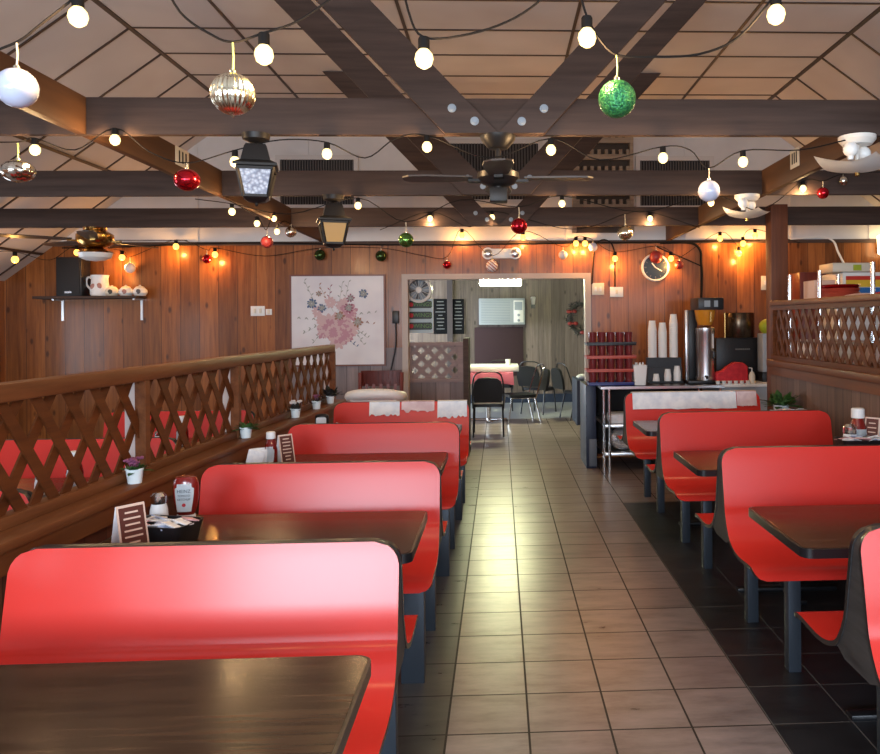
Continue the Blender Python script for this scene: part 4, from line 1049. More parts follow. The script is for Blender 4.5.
# table with dark cloth behind the right jamb
a = atY(571, 390, 10.6); ctable(a.x+.42, 10.7, 'table under dark blue cloth at the right jamb', .70, .7, .74)
cloth_table(a.x+.42, 10.7, .72, .72, .742, .58, 'navy', 'dark blue tablecloth hanging beside the right door jamb')
b = MB(); b.sphere((0,0,.035), .09, 1.1, 1.1, .42, 14); o = b.build('folded_towel', 'cloth'); o.location = (a.x+.16, 10.5, .745); tag(o, 'white bundled towel on the dark blue tablecloth', 'towel')

# ------------------------------------------------------------------ drinks counter on the right
KX0, KX1, KY0, KY1, KZ = 1.0, 2.22, 7.86, 8.80, .865
o = thing('drinks_counter', 'metal-edged drinks counter with open shelves against the back wall', 'counter', (0, 0, 0))
b = MB(); b.box(KX0, KX1, KY0, KY1, KZ-.03, KZ-.002, bev=.004); b.build('worktop', 'edge', o)
b = MB(); b.box(KX0-.004, KX1, KY0-.008, KY0+.0, KZ-.026, KZ); b.box(KX0-.01, KX0, KY0, KY1, KZ-.026, KZ); b.build('metal_edge', 'stainless', o)
for x, y in ((KX0+.02, KY0+.03), (KX0+.075, KY0+.03), (KX1-.03, KY0+.03), (KX0+.02, KY1-.03), (KX1-.03, KY1-.03)):
    b = MB(); b.tube([(x, y, 0), (x, y, KZ-.03)], .014, 10); b.build('leg', 'chrome', o)
for z in (.20, .48):
    b = MB(); b.box(KX0+.03, KX1-.01, KY0+.06, KY1-.05, z-.03, z, bev=.003); b.build('shelf', 'stainless', o)
b = MB(); b.box(KX0+.02, KX1, KY1-.02, KY1, .05, KZ-.03); b.build('back_panel', 'dark', o)
o = thing('side_counter', 'white-topped counter section behind the wood post, right of the drinks counter', 'counter', (0, 0, 0))
b = MB(); b.box(KX1+.01, 2.97, KY0+.1, KY1, KZ-.03, KZ, bev=.004); b.build('worktop', 'white', o)
b = MB(); b.box(KX1+.02, 2.96, KY0+.14, KY1, 0, KZ-.03); b.build('body', 'ac', o)
o = thing('side_cabinet', 'narrow navy cabinet at the aisle end of the drinks counter', 'cabinet', (.925, 8.5, 0))
b = MB(); b.box(-.05, .055, -.3, .3, .0, .855, bev=.004); b.build('body', 'navy', o)
b = MB(); b.box(-.02, .058, -.312, -.3, .02, .30, bev=.003); b.build('kick_plate', mat('kick_plate', (.12,.14,.17), .5), o)
b = MB(); b.xbox(Matrix.Translation((1.26, 8.1, .53)), .34, .28, .10, 0, .03); tag(b.build('towel_bundle', 'cloth'), 'white towel bundle on the upper counter shelf', 'towel')
b = MB(); b.sphere((1.24, 8.08, .32), .14, 1.05, .9, .83, 18); o = b.build('plastic_bag', 'foil'); tag(o, 'crinkled clear plastic bag on the lower counter shelf', 'bag')
# red tumblers in four tiers of trays
def tumbler_mesh(k=1.0):
    b = MB(); b.lathe([(0,0), (.030*k,0), (.031*k,.004), (.038*k,.115*k), (.035*k,.115*k), (.029*k,.008), (0,.008)], 14); return b
px0, px1 = 588, 633; rx0 = atY(px0, 386, 8.1).x; rx1 = atY(px1, 386, 8.1).x; rw = rx1-rx0; RYC = 8.1
tm = None; zs = KZ
names = ('bottom', 'second', 'third', 'top')
trays = ('bluetray', 'tray', 'tray', 'black')
for tier in range(4):
    b = MB(); w2 = rw/2+(.02 if tier else .0)
    b.box(-w2, w2, -.10, .10, 0, .018, bev=.003); b.box(-w2, w2, -.10, -.092, .018, .032); b.box(-w2, w2, .092, .10, .018, .032)
    for s in (-1, 1): b.box(s*w2-.004, s*w2+.004, -.1, .1, .018, .032)
    q = b.build('cup_tray', trays[tier]); q.location = ((rx0+rx1)/2, RYC, zs)
    tag(q, '%s tray, %s of the red tumbler stack' % (('blue', 'red', 'reddish', 'dark')[tier], names[tier]), 'tray', 'tumbler trays')
    for row in (0, 1):
        for k in range(5):
            x = rx0 + rw*(k+.5)/5; y = RYC-.048+.09*row
            if tm is None: tm = tumbler_mesh().build('tumbler', 'tumbler'); c = tm
            else: c = tm.copy(); COL.objects.link(c)
            c.location = (x, y, zs+.018); pos = ('left end', 'second from left', 'middle', 'second from right', 'right end')[k]
            tag(c, 'red tumbler at the %s of the %s tray, %s row' % (pos, names[tier], ('front', 'back')[row]), 'tumbler', 'red tumblers in the tray stack')
    zs += .018+.116
# container of white lids
a = atY(639.5, 386, 8.05); o = thing('lid_bin', 'white square bin of plastic cutlery beside the tumbler trays', 'bin', (a.x, 8.05, KZ))
b = MB(); bm = b.bm; A = [bm.verts.new((x, y, 0)) for x, y in rrect(-.055, .055, -.055, .055, .01)]; B = [bm.verts.new((x, y, .2)) for x, y in rrect(-.07, .07, -.07, .07, .012)]; C_ = [bm.verts.new((x, y, .2)) for x, y in rrect(-.064, .064, -.064, .064, .01)]; D = [bm.verts.new((x, y, .02)) for x, y in rrect(-.05, .05, -.05, .05, .01)]
for P_, Q_ in ((A, B), (B, C_), (C_, D)):
    for i in range(len(A)): j = (i+1) % len(A); bm.faces.new((P_[i], P_[j], Q_[j], Q_[i]))
bm.faces.new(A[::-1]); bm.faces.new(D); b.build('body', 'white', o)
rnd = random.Random(5); b = MB()
for k in range(14): x, y = rnd.uniform(-.045, .045), rnd.uniform(-.045, .045); b.bar((x*.7, y*.7, .03), (x, y, .2+rnd.uniform(.005, .03)), .014, .004)
b.build('cutlery', 'white', o)
# cup dispenser with cup stacks
DXC = atY(665.5, 386, 8.25).x; DY = 8.25
o = thing('cup_organizer', 'black cup organizer holding stacks of white foam cups', 'organizer', (DXC, DY, KZ))
b = MB(); b.box(-.18, .18, -.03, .14, 0, .02); b.box(-.18, .18, .02, .14, .02, .16); b.box(-.18, .18, .05, .14, .16, .26); b.build('body', 'black', o)
def cupstack(x, y, z, r, n, label, grp, hcup=.10, pitch=.022):
    o = thing('foam_cup_stack', label, 'cup stack', (x, y, z), 0, grp); b = MB(); pr = []
    pr = [(0,0), (r*.99, 0)]
    for i in range(n):
        zz = i*pitch; pr += [(r*1.0, zz), (r*1.0, zz+.006), (r*.97, zz+.008)]
    zz = (n-1)*pitch+.01; pr += [(r*.72, zz+hcup-.01), (0, zz+hcup-.01)]
    b.lathe(pr, 18); b.build('cups', 'white', o)
    return o
for px, n, lb in ((654.5, 15, 'tall stack of white foam cups, left of the three tall ones'), (664.8, 15, 'tall stack of white foam cups, middle of the three tall ones'), (676.0, 18, 'tallest stack of white foam cups beside the coffee brewer')):
    x = atY(px, 360, DY-.02).x; zb = KZ+.262; py_top = {654.5: 318, 664.8: 320, 676.0: 312}[px]; zt = atY(px, py_top, DY).z
    n = max(4, int((zt-zb-.09)/.022)); cupstack(x, DY+.09, zb, .046, n, lb, 'tall foam cup stacks')
for px, py, lb in ((657, 372, 'short stack of small white cups at the organizer front, left'), (668.5, 368, 'short stack of white cups at the organizer front, middle'), (678, 364, 'short stack of white cups at the organizer front, right')):
    x = atY(px, py, DY-.06).x; zt = atY(px, py, DY-.06).z; cupstack(x, DY-.015+.0, KZ+.021, .038, max(1, int((zt-KZ-.021-.07)/.016)), lb, 'short foam cup stacks', .075, .016)
# coffee brewer
BY = 8.2; bx0 = atY(686, 380, BY).x; bx1 = atY(719, 380, BY).x; BX = (bx0+bx1)/2
def zpx(py, Y, px=700): return atY(px, py, Y).z
o = thing('coffee_brewer', 'tall coffee brewer with black head and stainless dispenser', 'coffee maker', (BX, BY, KZ))
b = MB(); b.box(bx0-BX, bx1-BX+.0, -.12, .2, 0, .03, bev=.004); b.build('base', 'black', o)
zt = zpx(298, BY)-KZ; zh = zpx(310, BY)-KZ
b = MB(); b.box(-.12, -.03, .08, .2, .03, zh, bev=.004); b.build('tower', 'black', o)
b = MB(); b.box(bx0-BX, bx0-BX+.03, .0, .06, .03, zh, bev=.003); b.build('side_strip', 'stainless', o)
hx0 = atY(695, 300, BY).x-BX; hx1 = atY(720, 300, BY).x-BX
b = MB(); b.box(hx0, hx1, -.14, .2, zh, zt, bev=.006); b.build('head', 'black', o)
b = MB(); b.box((hx0+hx1)/2-.07, (hx0+hx1)/2-.01, -.146, -.139, zh+.03, zt-.03); b.build('display', 'acdk', o)
b = MB(); b.box((hx0+hx1)/2+.03, (hx0+hx1)/2+.07, -.146, -.139, zh+.03, zt-.03); b.build('switch', 'acdk', o)
cx = atY(704.5, 330, BY).x-BX; z1 = zpx(325, BY)-KZ
b = MB(); b.lathe([(.07, z1+.0), (.095, z1+.06), (.108, zh-.001)], 24, (cx, -.02, 0)); b.build('brew_funnel', 'amber', o)
b = MB(); b.box(cx+.02, cx+.035, -.145, -.13, z1+.03, zh-.02); b.build('funnel_handle', 'brass', o)
o2 = thing('coffee_dispenser', 'stainless coffee dispenser standing under the brewer head', 'dispenser', (BX+cx, BY-.02, KZ+.03))
b = MB(); b.lathe([(0,0), (.098,0), (.1,.01), (.1,.03), (.094,.035), (.094,z1-.12), (.098,z1-.11), (.098,z1-.06), (.06,z1-.045), (0,z1-.04)], 28); b.build('body', 'stainless', o2)
b = MB(); b.box(.05, .075, -.125, -.085, .22, .30, bev=.004); b.build('handle', 'black', o2)
b = MB(); b.tube([(-.02, -.09, .045), (-.02, -.14, .045), (-.02, -.145, .02)], .012, 8); b.build('spigot', 'black', o2)
b = MB(); b.tube([(.06, -.085, .33), (.06, -.085, z1-.12)], .006, 6); b.build('sight_glass', 'globe', o2)
# tea brewer
TY = 8.45; tx0 = atY(716, 380, TY).x; tx1 = atY(758, 380, TY).x; TXC = (tx0+tx1)/2
o = thing('tea_brewer', 'black tea brewer carrying a brown metal tank', 'tea maker', (TXC, TY, KZ)); tw = tx1-tx0
z1 = zpx(338, TY)-KZ
b = MB(); b.box(-tw/2, tw/2, -.02, .22, 0, z1, bev=.008); b.build('body', 'black', o)
px = atY(742, 330, TY).x-TXC; ztk = zpx(313, TY)-KZ; rt = (atY(757, 330, TY).x-atY(728, 330, TY).x)/2
b = MB(); b.lathe([(0,z1), (rt*.95,z1), (rt,z1+.01), (rt,ztk-.01), (rt*.97,ztk), (0,ztk)], 28, (px, .1, 0)); b.build('tank', 'bronze', o)
b = MB(); b.tube([(px-rt-.012, .05, z1-.01), (px-rt-.012, .05, ztk)], .008, 8); b.build('side_pipe', 'brass', o)
b = MB()
for k in range(8): b.box(-.02+k*.02, -.005+k*.02, -.0225, -.0195, z1-.13, z1-.115)
b.build('maker_plate', 'chalk', o)
# red cloth and small things in front
a = atY(732, 386, 8.1); b = MB(); bm = b.bm
pl = [(-.17, 0), (.17, 0), (.165, .17), (.12, .21), (.02, .215), (-.05, .17), (-.10, .13), (-.165, .11)]
b.prism(pl, 'y', -.05, .05); o = b.build('red_oven_mitt', 'redcloth'); bev = o.modifiers.new('b', 'BEVEL'); bev.width = .018; bev.segments = 3; o.location = (a.x, 8.13, KZ); tag(o, 'folded red cloth leaning in front of the tea brewer', 'cloth')
for k in range(6):
    x = atY(718+6*k, 390, 7.98).x; c = thing('creamer_cup', 'small white creamer cup in front of the red cloth', 'creamer', (x, 7.98, KZ), 0, 'creamers before the red cloth')
    b = MB(); b.lathe([(0,0), (.018,0), (.024,.032), (.026,.034), (0,.035)], 12); b.build('body', 'white', c)
a = atY(752, 386, 8.05); o = thing('soap_bottle', 'small clear pump bottle right of the red cloth', 'bottle', (a.x, 8.05, KZ)); b = MB(); b.lathe([(0,0), (.03,0), (.032,.08), (.02,.11), (.012,.12), (0,.12)], 16); b.build('body', 'ivory', o)
b = MB(); b.tube([(0,0,.12), (0,0,.155), (-.03,0,.158)], .006, 6); b.build('pump', 'white', o)
a = atY(763, 345, 8.3); o = thing('drink_dispenser', 'grey drink dispenser with lime green lid, behind the wood post', 'dispenser', (a.x+.06, 8.3, KZ))
zz = zpx(334, 8.3)-KZ
b = MB(); b.box(-.10, .10, -.1, .12, 0, .10, bev=.006); b.build('base', 'black', o)
b = MB(); b.box(-.09, .09, -.08, .1, .10, zz, bev=.01); b.build('tank', 'ac', o)
b = MB(); b.sphere((0, 0, zz+.07), .10, 1, 1, .85, 16); b.build('lid', 'lime', o)
b = MB(); b.box(-.02, .02, -.12, -.08, .14, .2, bev=.004); b.build('tap', 'black', o)

# ------------------------------------------------------------------ kitchen side, behind the right partition
o = thing('wire_rack', 'metal rack with upright poles behind the right lattice', 'rack', (0, 0, 0))
for x, y in ((2.52, 6.85), (2.52, 6.2), (2.52, 5.3), (2.95, 6.85), (2.95, 5.3)):
    b = MB(); b.tube([(x, y, 0), (x, y, 1.90)], .016, 10); b.build('pole', 'chrome', o)
for z in (.5, 1.1, 1.62):
    b = MB(); b.box(2.50, 2.97, 5.28, 6.87, z-.02, z, bev=.003); b.build('shelf', 'stainless', o)
RZ1 = 1.62
a = atY(824, 290, 6.35)
for k in range(3):
    q = thing('plastic_basket', 'red plastic food basket, %s of the stack behind the lattice' % ('bottom', 'middle', 'topmost')[k], 'basket', (2.74, 6.35, RZ1+.03*k), 0, 'red baskets stacked behind the lattice')
    b = MB(); b.lathe([(0,0), (.11,0), (.15,.10), (.158,.105), (.15,.11), (.142,.10), (.10,.008), (0,.008)], 24, sx=1, sy=1.2); b.build('body', 'redmirror' if k == 2 else 'tray', q)
for k in range(2):
    b = MB(); b.sphere((2.74, 5.92-.42*k, RZ1+.045), .17, 1, 1.1, .26, 16); tag(b.build('folded_cloth', ('pinkcloth', 'redcloth')[k]), ('pinkish folded cloth next to the stacked red baskets', 'dark red folded cloth in front of the pinkish cloth')[k], 'cloth')
b = MB(); b.box(2.62, 2.80, 6.56, 6.80, RZ1, RZ1+.22, bev=.006); tag(b.build('cardboard_box', 'cartonp'), 'peach cardboard box behind the stacked red baskets', 'box')
for k in range(4):
    b = MB(); b.box(2.56, 2.92, 5.35+.38*k, 5.66+.38*k, 1.1, 1.34, bev=.006); tag(b.build('storage_tub', ('cartonp', 'white', 'cartonp', 'paper')[k]), ('peach', 'white', 'light peach', 'pale')[k] + ' tub on the rack glimpsed through the right lattice, %s along' % ('nearest', 'second', 'third', 'farthest')[k], 'tub')
# striped drinks machine
KYM = 7.6; a = atY(843, 300, KYM); c = atY(905, 272, KYM)
o = thing('drinks_machine', 'white drinks machine with red yellow and blue stripes behind the lattice', 'drinks machine', (a.x, KYM, 0)); zt = c.z; zb = .9
w = c.x-a.x
b = MB(); b.box(0, w, 0, .6, 0, zt, bev=.006); b.build('cabinet', 'white', o)
zr = [atY(860, y, KYM).z for y in (276, 280, 287, 293)]
for (z1, z0, mt) in ((zr[0], zr[1], 'sred'), (zr[1], zr[2], 'syel'), (zr[2]-.005, zr[3], 'sblue')):
    b = MB(); b.box(.0+.03, w-.02, -.006, 0, z0, z1); b.build('stripe', mt, o)
zt2 = atY(850, 265, KYM).z; x2 = atY(831, 265, KYM).x-a.x; x3 = atY(870, 265, KYM).x-a.x
b = MB(); b.box(x2, x3, -.04, .3, zt+.003, zt2+.02, bev=.01); b.build('top_unit', 'ivory', o)
b = MB(); b.box(x2+.2, x2+.28, -.045, -.039, zt+.015, zt2); b.build('green_label', 'lime', o)
a = atY(800, 300, 8.2); c = atY(830, 272, 8.2); b = MB(); b.box(a.x, c.x, 8.2, 8.7, 0, c.z, bev=.01); tag(b.build('storage_cupboard', 'chairwood'), 'brown cupboard against the back wall behind the right lattice', 'cupboard')
a = atY(878, 246, WY); o = thing('wall_lamp', 'bright lit wall lamp at the far right edge', 'lamp', (a.x+.03, WY, a.z)); b = MB(); b.lathe([(.05,-.12), (.09,-.1), (.10,.1), (.06,.12), (0,.12)], 16, (0,-.14,0)); b.build('shade', mat('lit_shade', (1,.9,.7), .4, emit=(1,.72,.36), es=5), o); b = MB(); b.box(-.05,.05,-.05,0,-.08,.08); b.build('backplate', 'brass', o)

# ------------------------------------------------------------------ ceiling fans and lanterns
def fan(p, label, body, bladem, R, nb, a0, rod, mr, mh, light=None, can=.085, pitch=.16, top=BB):
    o = thing('ceiling_fan', label, 'ceiling fan', (p[0], p[1], top))
    b = MB(); b.lathe([(0,0), (can,0), (can*.95,-.02), (can*.55,-.06), (0,-.062)], 22); b.build('canopy', body, o)
    b = MB(); b.tube([(0,0,-.05), (0,0,-rod-.02)], .013, 8); b.build('downrod', body, o)
    b = MB(); b.lathe([(0,-rod), (mr*.55,-rod), (mr,-rod-mh*.25), (mr*1.02,-rod-mh*.55), (mr*.8,-rod-mh*.85), (mr*.4,-rod-mh), (0,-rod-mh)], 26); b.build('motor', body, o)
    for k in range(nb):
        an = a0+2*PI*k/nb; b = MB()
        pl = [(mr*1.25, -.045), (R*.75, -.068), (R-.03, -.062), (R, -.03), (R, .03), (R-.03, .062), (R*.75, .068), (mr*1.25, .045)]
        b.prism(pl, 'z', -.004, .004); b.move(Matrix.Rotation(an, 4, 'Z') @ Matrix.Translation((0, 0, -rod-mh*.55)) @ Matrix.Rotation(pitch, 4, 'X')); q = b.build('blade', bladem, o)
        b = MB(); b.box(mr*.8, mr*1.45, -.02, .02, -.006, .0065); b.move(Matrix.Rotation(an, 4, 'Z') @ Matrix.Translation((0, 0, -rod-mh*.55-.012)) @ Matrix.Rotation(pitch, 4, 'X')); b.build('blade_arm', body, q)
    zz = -rod-mh
    if light == 'bowl':
        b = MB(); b.lathe([(mr*.5, zz), (mr*.8, zz-.02), (mr*.95, zz-.04), (mr*.9, zz-.045)], 22); b.build('light_fitter', body, o)
        b = MB(); b.lathe([(mr*.95, zz-.04), (mr*.85, zz-.08), (mr*.5, zz-.105), (0, zz-.115)], 22); b.build('light_bowl', 'globe', o)
    elif light == 'globes':
        for k in range(3):
            an = 2*PI*k/3+.4; b = MB(); b.sphere((math.cos(an)*mr*.9, math.sin(an)*mr*.9, zz-.02), .055, n=14); b.build('globe_shade', 'globe', o)
    elif light == 'box':
        b = MB(); b.lathe([(0, zz+.002), (.022, zz), (.022, zz-.012), (0, zz-.012)], 14); b.box(-.042, .042, -.042, .042, zz-.075, zz-.01, bev=.004); b.build('switch_housing', body, o)
    return o
M['fanblade'] = wood('fan_blade', (.03,.02,.015), (.065,.042,.03), 'x', 0, 'x', .4)
M['fanwhite'] = mat('white_fan', (.74,.70,.64), .35)
fan((atY(498, 145, 3.81).x, 3.81), 'dark ceiling fan hung under the middle of the nearest truss', 'dkmetal', 'fanblade', .45, 4, .0, .155, .098, .085, 'box', .085, .05)
p = atY(95, 226, 7.44); fan((p.x, 7.44), 'dark bladed ceiling fan with brass body and white bowl, far left', 'brass', 'fanblade', .80, 5, .05, .02, .155, .17, 'bowl', .10, .10)
def dish_light(p, label, R, drop, rz):
    o = thing('ceiling_light', label, 'ceiling light', (p[0], p[1], BB), rz)
    b = MB(); b.lathe([(0,0), (.088,0), (.088,-.018), (.068,-.042), (0,-.044)], 24); b.build('canopy', 'fanwhite', o)
    b = MB(); b.tube([(0,0,-.04), (0,0,-drop-.01)], .011, 8); b.build('stem', 'fanwhite', o)
    for s_ in (-1, 1):
        b = MB(); b.sphere((s_*.075, 0, -drop+.055), .036, n=14); b.lathe([(.014,0), (.016,.03), (0,.03)], 10, (s_*.075, 0, -drop+.005)); b.build('frosted_bulb', 'globe', o)
    b = MB(); N = 16; V = []
    for i in range(N+1):
        row = []
        for j in range(N+1):
            u, v = i/N*2-1, j/N*2-1; q = u*u+v*v
            row.append(b.bm.verts.new((u*R, v*R, -drop-.045+.034*q+.008*math.sin(3*math.atan2(v, u))*q)))
        V.append(row)
    for i in range(N):
        for j in range(N): b.bm.faces.new((V[i][j], V[i+1][j], V[i+1][j+1], V[i][j+1]))
    bmesh.ops.solidify(b.bm, geom=list(b.bm.faces), thickness=.005); b.build('glass_dish', 'globe', o, 60)
    b = MB(); b.lathe([(0,-.02), (.012,-.014), (.012,0), (0,.002)], 12, (0, 0, -drop-.048)); b.build('finial', 'brass', o)
    return o
p = atY(857, 140, 3.81); dish_light((p.x, 3.81), 'white ceiling light with wavy glass dish under the nearest truss, right edge', .15, .128, .75)
p = atY(747, 198, 5.62); dish_light((p.x, 5.62), 'white ceiling light with wavy glass dish under the second truss, right side', .13, .12, .9)
def lantern(p, label, glass, k=1.0, tilt=0):
    o = thing('hanging_lantern', label, 'lantern', (p[0], p[1], BB), tilt)
    b = MB(); b.lathe([(0,0), (.075*k,0), (.07*k,-.03*k), (.035*k,-.045*k), (0,-.05*k)], 18); b.build('canopy', 'dkmetal', o)
    b = MB(); b.tube([(0,0,-.04*k), (0,0,-.08*k)], .01*k, 8); b.build('stem', 'dkmetal', o)
    def ring(r, z): return [(r*sx, r*sy, z) for sx, sy in ((1,1), (-1,1), (-1,-1), (1,-1))]
    def loft(b, rs, mi=0, cap0=True, cap1=True):
        V = [[b.bm.verts.new(c) for c in r] for r in rs]
        for A, B in zip(V, V[1:]):
            for i in range(4): b.bm.faces.new((A[i], A[(i+1) % 4], B[(i+1) % 4], B[i])).material_index = mi
        if cap0: b.bm.faces.new(V[0])
        if cap1: b.bm.faces.new(V[-1][::-1])
    b = MB(); loft(b, [ring(.05*k, -.06*k), ring(.058*k, -.075*k), ring(.075*k, -.15*k), ring(.112*k, -.172*k), ring(.112*k, -.185*k), ring(.09*k, -.19*k)]); b.build('roof', 'dkmetal', o, 20)
    zt, zb, rt, rb = -.19*k, -.345*k, .092*k, .062*k
    b = MB(); loft(b, [ring(rt*.93, zt), ring(rb*.93, zb)]); b.build('glass', glass, o, 20)
    b = MB()
    for sx, sy in ((1,1), (-1,1), (-1,-1), (1,-1)): b.bar((sx*rt, sy*rt, zt), (sx*rb, sy*rb, zb), .014*k, .014*k)
    for i, (r, z) in enumerate(((rt, zt-.005), (rb, zb+.005))):
        for sx, sy, tx, ty in ((1,1,-1,1), (-1,1,-1,-1), (-1,-1,1,-1), (1,-1,1,1)): b.bar((sx*r, sy*r, z), (tx*r, ty*r, z), .012*k, .014*k)
    b.build('cage', 'dkmetal', o)
    b = MB(); loft(b, [ring(rb*1.1, zb), ring(rb*.7, zb-.02*k), ring(rb*.2, zb-.028*k)]); b.lathe([(0,-.008*k), (.010*k,0), (.008*k,.012*k), (0,.013*k)], 10, (0, 0, zb-.04*k)); b.build('bottom_cap', 'dkmetal', o)
    return o
p = atY(258, 140, 3.81); lantern((p.x, 3.78), 'dark lantern with frosted glittering glass under the nearest truss', 'lanternglass', .86, .22)
p = atY(334, 198, 5.62); lantern((p.x, 5.60), 'dark lantern with amber glass under the second truss', 'lanternamber', .98, .3)

# ------------------------------------------------------------------ string lights
def string_light(label, nodes, Y=None, X=None, drop=9, k=1.1, bm_='bulb', pw=3.2):
    """nodes: (px, py, kind); kind b = a bulb hangs there (py is the bulb), else only wire"""
    o = thing('string_light', label, 'string light', (0, 0, 0)); pts = []
    def at(px, py): return atY(px, py, Y) if Y else atX(px, py, X)
    for nd in nodes:
        px, py = nd[0], nd[1]; bulb = len(nd) > 2 and nd[2]
        p = atY(px, py, nd[3]) if len(nd) > 3 else at(px, py)
        if bulb:
            h = .045*k; top = p + Vector((0, 0, h)); pts.append(top)
            b = MB(); b.lathe([(0,0), (.011*k,0), (.013*k,-.004*k), (.013*k,-.028*k), (0,-.028*k)], 10); s = b.build('socket', 'wire', o, loc=top)
            l = bpy.data.lights.new('bulb_glow', 'POINT'); l.energy = pw; l.color = (1, .63, .30) if bm_ == 'bulb' else (1, .46, .12); l.shadow_soft_size = .02
            lo = bpy.data.objects.new('bulb_glow', l); COL.objects.link(lo); lo.location = top + Vector((0, -.02, -.10*k))
            b = MB(); b.lathe([(0,-.024*k), (.009*k,-.026*k), (.019*k,-.038*k), (.0215*k,-.05*k), (.017*k,-.064*k), (.007*k,-.071*k), (0,-.072*k)], 14); b.build('bulb', bm_, o, loc=top)
        else: pts.append(p)
    b = MB(); b.tube(crom(pts, 5), .0032, 5); b.build('wire', 'wire', o)
    return o
HK = -36
string_light('nearest string of bulbs swagged across the top of the picture', [(-60,70), (-25,58), (17,42), (40,25), (78,15,'b'), (110,HK), (150,HK), (180,12), (210,34), (233,42), (264,53,'b'), (300,20), (345,-12), (372,HK), (398,HK), (408,10), (424,57,'b'), (470,34), (515,18), (550,-8), (575,HK), (580,-8), (587,36,'b'), (600,40), (617,55), (650,57), (700,54), (740,36), (776,13,'b'), (800,HK)], Y=1.98, k=1.08)
string_light('string of bulbs along the nearest truss', [(-30,142), (18,142), (35,149,'b'), (75,150), (115,139,'b'), (150,152), (187,163), (235,161,'b'), (280,140), (327,153,'b'), (365,158), (395,139), (427,146,'b'), (490,158), (551,149,'b'), (600,160), (663,157,'b'), (690,150), (709,168), (743,161,'b'), (800,150), (850,139)], Y=3.775)
string_light('string of bulbs along the second truss', [(195,199), (232,211,'b'), (290,214), (358,205,'b'), (406,222), (460,200), (519,207), (562,203,'b'), (640,212), (711,202,'b'), (760,210), (803,188,'b'), (823,181), (843,174), (880,172)], Y=5.585)
string_light('string of bulbs along the left tie beam', [(225,198), (257,223,'b'), (263,226), (267,229), (274,218,'b'), (277,231,'b'), (284,221), (291,224)], X=-1.897)
string_light('string of bulbs along the third truss', [(380,230), (430,218,'b'), (470,227), (492,217,'b'), (560,228), (593,226), (625,214), (650,218,'b'), (700,228)], Y=7.405, k=1.25)
string_light('string of bulbs drooping along the back wall', [(-20,252,None,7.2), (15,259,'b',7.7), (50,260,None,8.5), (77,252,'b'), (122,257,'b'), (130,257), (176,246,'b'), (207,250), (215,254,'b'), (265,256), (320,248), (381,248), (420,255), (447,257), (462,235,'b'), (492,256), (523,237,'b'), (563,247), (576,243,'b'), (585,243,'b'), (593,240), (615,258,'b'), (656,246), (671,258,'b'), (679,258), (720,238,'b'), (739,253,'b'), (743,243,'b'), (755,235,'b'), (800,243)], Y=8.80, k=1.5, bm_='bulbamber', pw=3.2)

# ------------------------------------------------------------------ baubles
def bauble(px, py, rpx, Y, hook, label, mt, shape='ball', ridge=0, rib='ribbonw', X=None, sx=1, sz=1):
    c = atY(px, py, Y) if X is None else atX(px, py, X)
    hk = atY(px, hook, Y) if X is None else atX(px, hook, X)
    r = rpx*c.y/FOC
    o = thing('bauble', label, 'bauble', c)
    b = MB()
    if shape == 'onion': b.lathe([(0,-r*1.12), (r*.05,-r*1.08), (r*.10,-r*.99)] + [(r*math.cos(q), r*.98*math.sin(q)) for q in [math.radians(-78+156*i/12) for i in range(13)]] + [(0,r*.98)], 120, ridge=ridge, nr=26 if ridge else 0)
    else: b.sphere((0,0,0), r, sx, sx, sz, 48 if ridge else 24, ridge=ridge, nr=16 if ridge else 0)
    bo = b.build('ball', mt, o)
    top = r*(sz if shape == 'ball' else .97)
    b = MB(); b.lathe([(r*.17,top-.1*r), (r*.17,top+.12*r), (r*.06,top+.16*r), (0,top+.17*r)], 10); b.build('cap', 'gold', o)
    b = MB(); zt = hk.z-c.z; b.tube([(0,0,top+.12*r), (.002,0,(zt+top)/2), (0,0,zt)], max(.0022, r*.05), 6); b.build('ribbon', rib, o)
    if shape == 'candy':
        b = MB()
        for k in range(-2, 3):
            z0 = k*r*.4; rr_ = math.sqrt(max(0, 1-(k*.4)**2))*r*1.01
            b.lathe([(rr_, z0-.08*r), (rr_*1.005, z0), (rr_, z0+.08*r)], 24)
        b.move(Matrix.Rotation(.7, 4, 'Y')); b.build('stripes', 'redmatte', o)
    return o
bauble(17, 88, 19, 1.98, 42, 'large pearly white bauble at the upper left edge', 'pearl', rib='ribbonw')
bauble(233, 94, 21, 1.98, 42, 'large ribbed gold and silver bauble on green ribbon', 'gold', 'onion', .03, 'ribbon')
bauble(617, 99, 19, 1.98, 55, 'large green glitter bauble, upper right of centre', 'glitter', rib='ribbon')
bauble(18, 171, 15, 3.775, 143, 'squat silvery ribbed bauble below the pearly white one', 'silver', 'ball', .03, 'ribbon', sz=.72)
bauble(187, 180, 12.5, 3.775, 163, 'shiny red bauble by the left tie beam', 'redmirror', sz=.86)
bauble(709, 191, 11, 3.775, 168, 'white bauble hanging right of centre before the second truss', 'pearl')
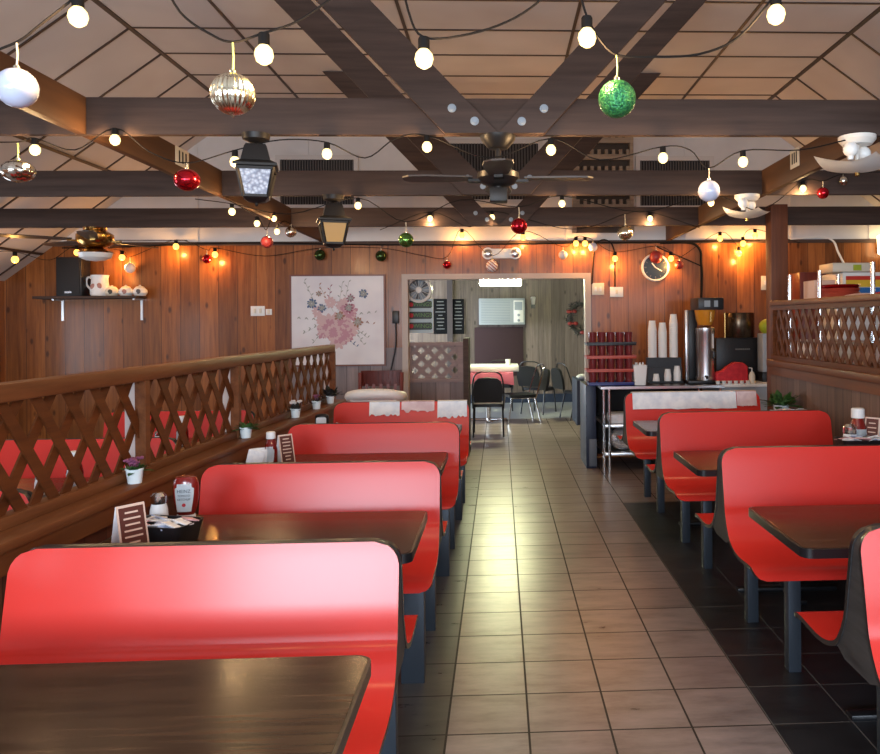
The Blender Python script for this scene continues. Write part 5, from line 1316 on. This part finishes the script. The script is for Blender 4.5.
bauble(823, 193, 6, 5.585, 181, 'small red bauble under the right white fan', 'redmirror')
bauble(843, 181, 5, 5.585, 174, 'small clear silvery bauble beside the red one, far right', 'silver')
bauble(519, 226, 8, 5.585, 207, 'red ribbed bauble in the middle, over the doorway', 'redmirror', ridge=.03)
bauble(406, 240, 7.5, 5.585, 222, 'light green bauble above the left door jamb', 'greenmirror')
bauble(320, 255, 5.5, 8.80, 248, 'dark green bauble over the painting, left one', 'greendk')
bauble(381, 256, 5.5, 8.80, 248, 'dark green bauble over the painting, right one', 'greendk')
bauble(291, 232, 5.5, 5, 224, 'small silvery bauble at the end of the left tie beam', 'silver', X=-1.897)
bauble(267, 242, 6, 5, 229, 'dull red bauble at the end of the left tie beam', 'redmatte', X=-1.897)
bauble(207, 259, 4.5, 8.80, 250, 'little shiny red bauble on the left part of the back wall', 'redmirror')
bauble(130, 268, 5, 8.80, 257, 'pinkish white bauble above the wall shelf', 'stripew')
bauble(447, 265, 4, 8.80, 257, 'dark red bauble over the left half of the doorway', 'redmirror')
bauble(492, 266, 6, 8.80, 256, 'red and white candy striped bauble below the emergency light', 'stripew', 'candy')
bauble(563, 255, 4.5, 8.80, 247, 'white bauble over the right half of the doorway', 'stripew')
bauble(593, 247, 4.5, 8.80, 240, 'small white bauble just right of the doorway', 'pearl')
bauble(656, 257, 6.5, 8.80, 246, 'orange red bauble hanging in front of the clock', 'redmatte')
bauble(679, 265, 4.5, 8.80, 258, 'small dull red bauble right of the clock', 'redmatte')
bauble(625, 233, 7.5, 7.405, 214, 'gold and silver bauble in front of the white gable', 'gold', 'onion', .02)

# ------------------------------------------------------------------ light
w = bpy.data.worlds.new('world'); S.world = w; w.use_nodes = True
w.node_tree.nodes['Background'].inputs[0].default_value = (.7, .8, 1, 1); w.node_tree.nodes['Background'].inputs[1].default_value = .3
S.cycles.max_bounces = 8; S.cycles.sample_clamp_indirect = 6; S.cycles.sample_clamp_direct = 0
try: S.cycles.use_denoising = True
except Exception: pass
S.view_settings.exposure = .85
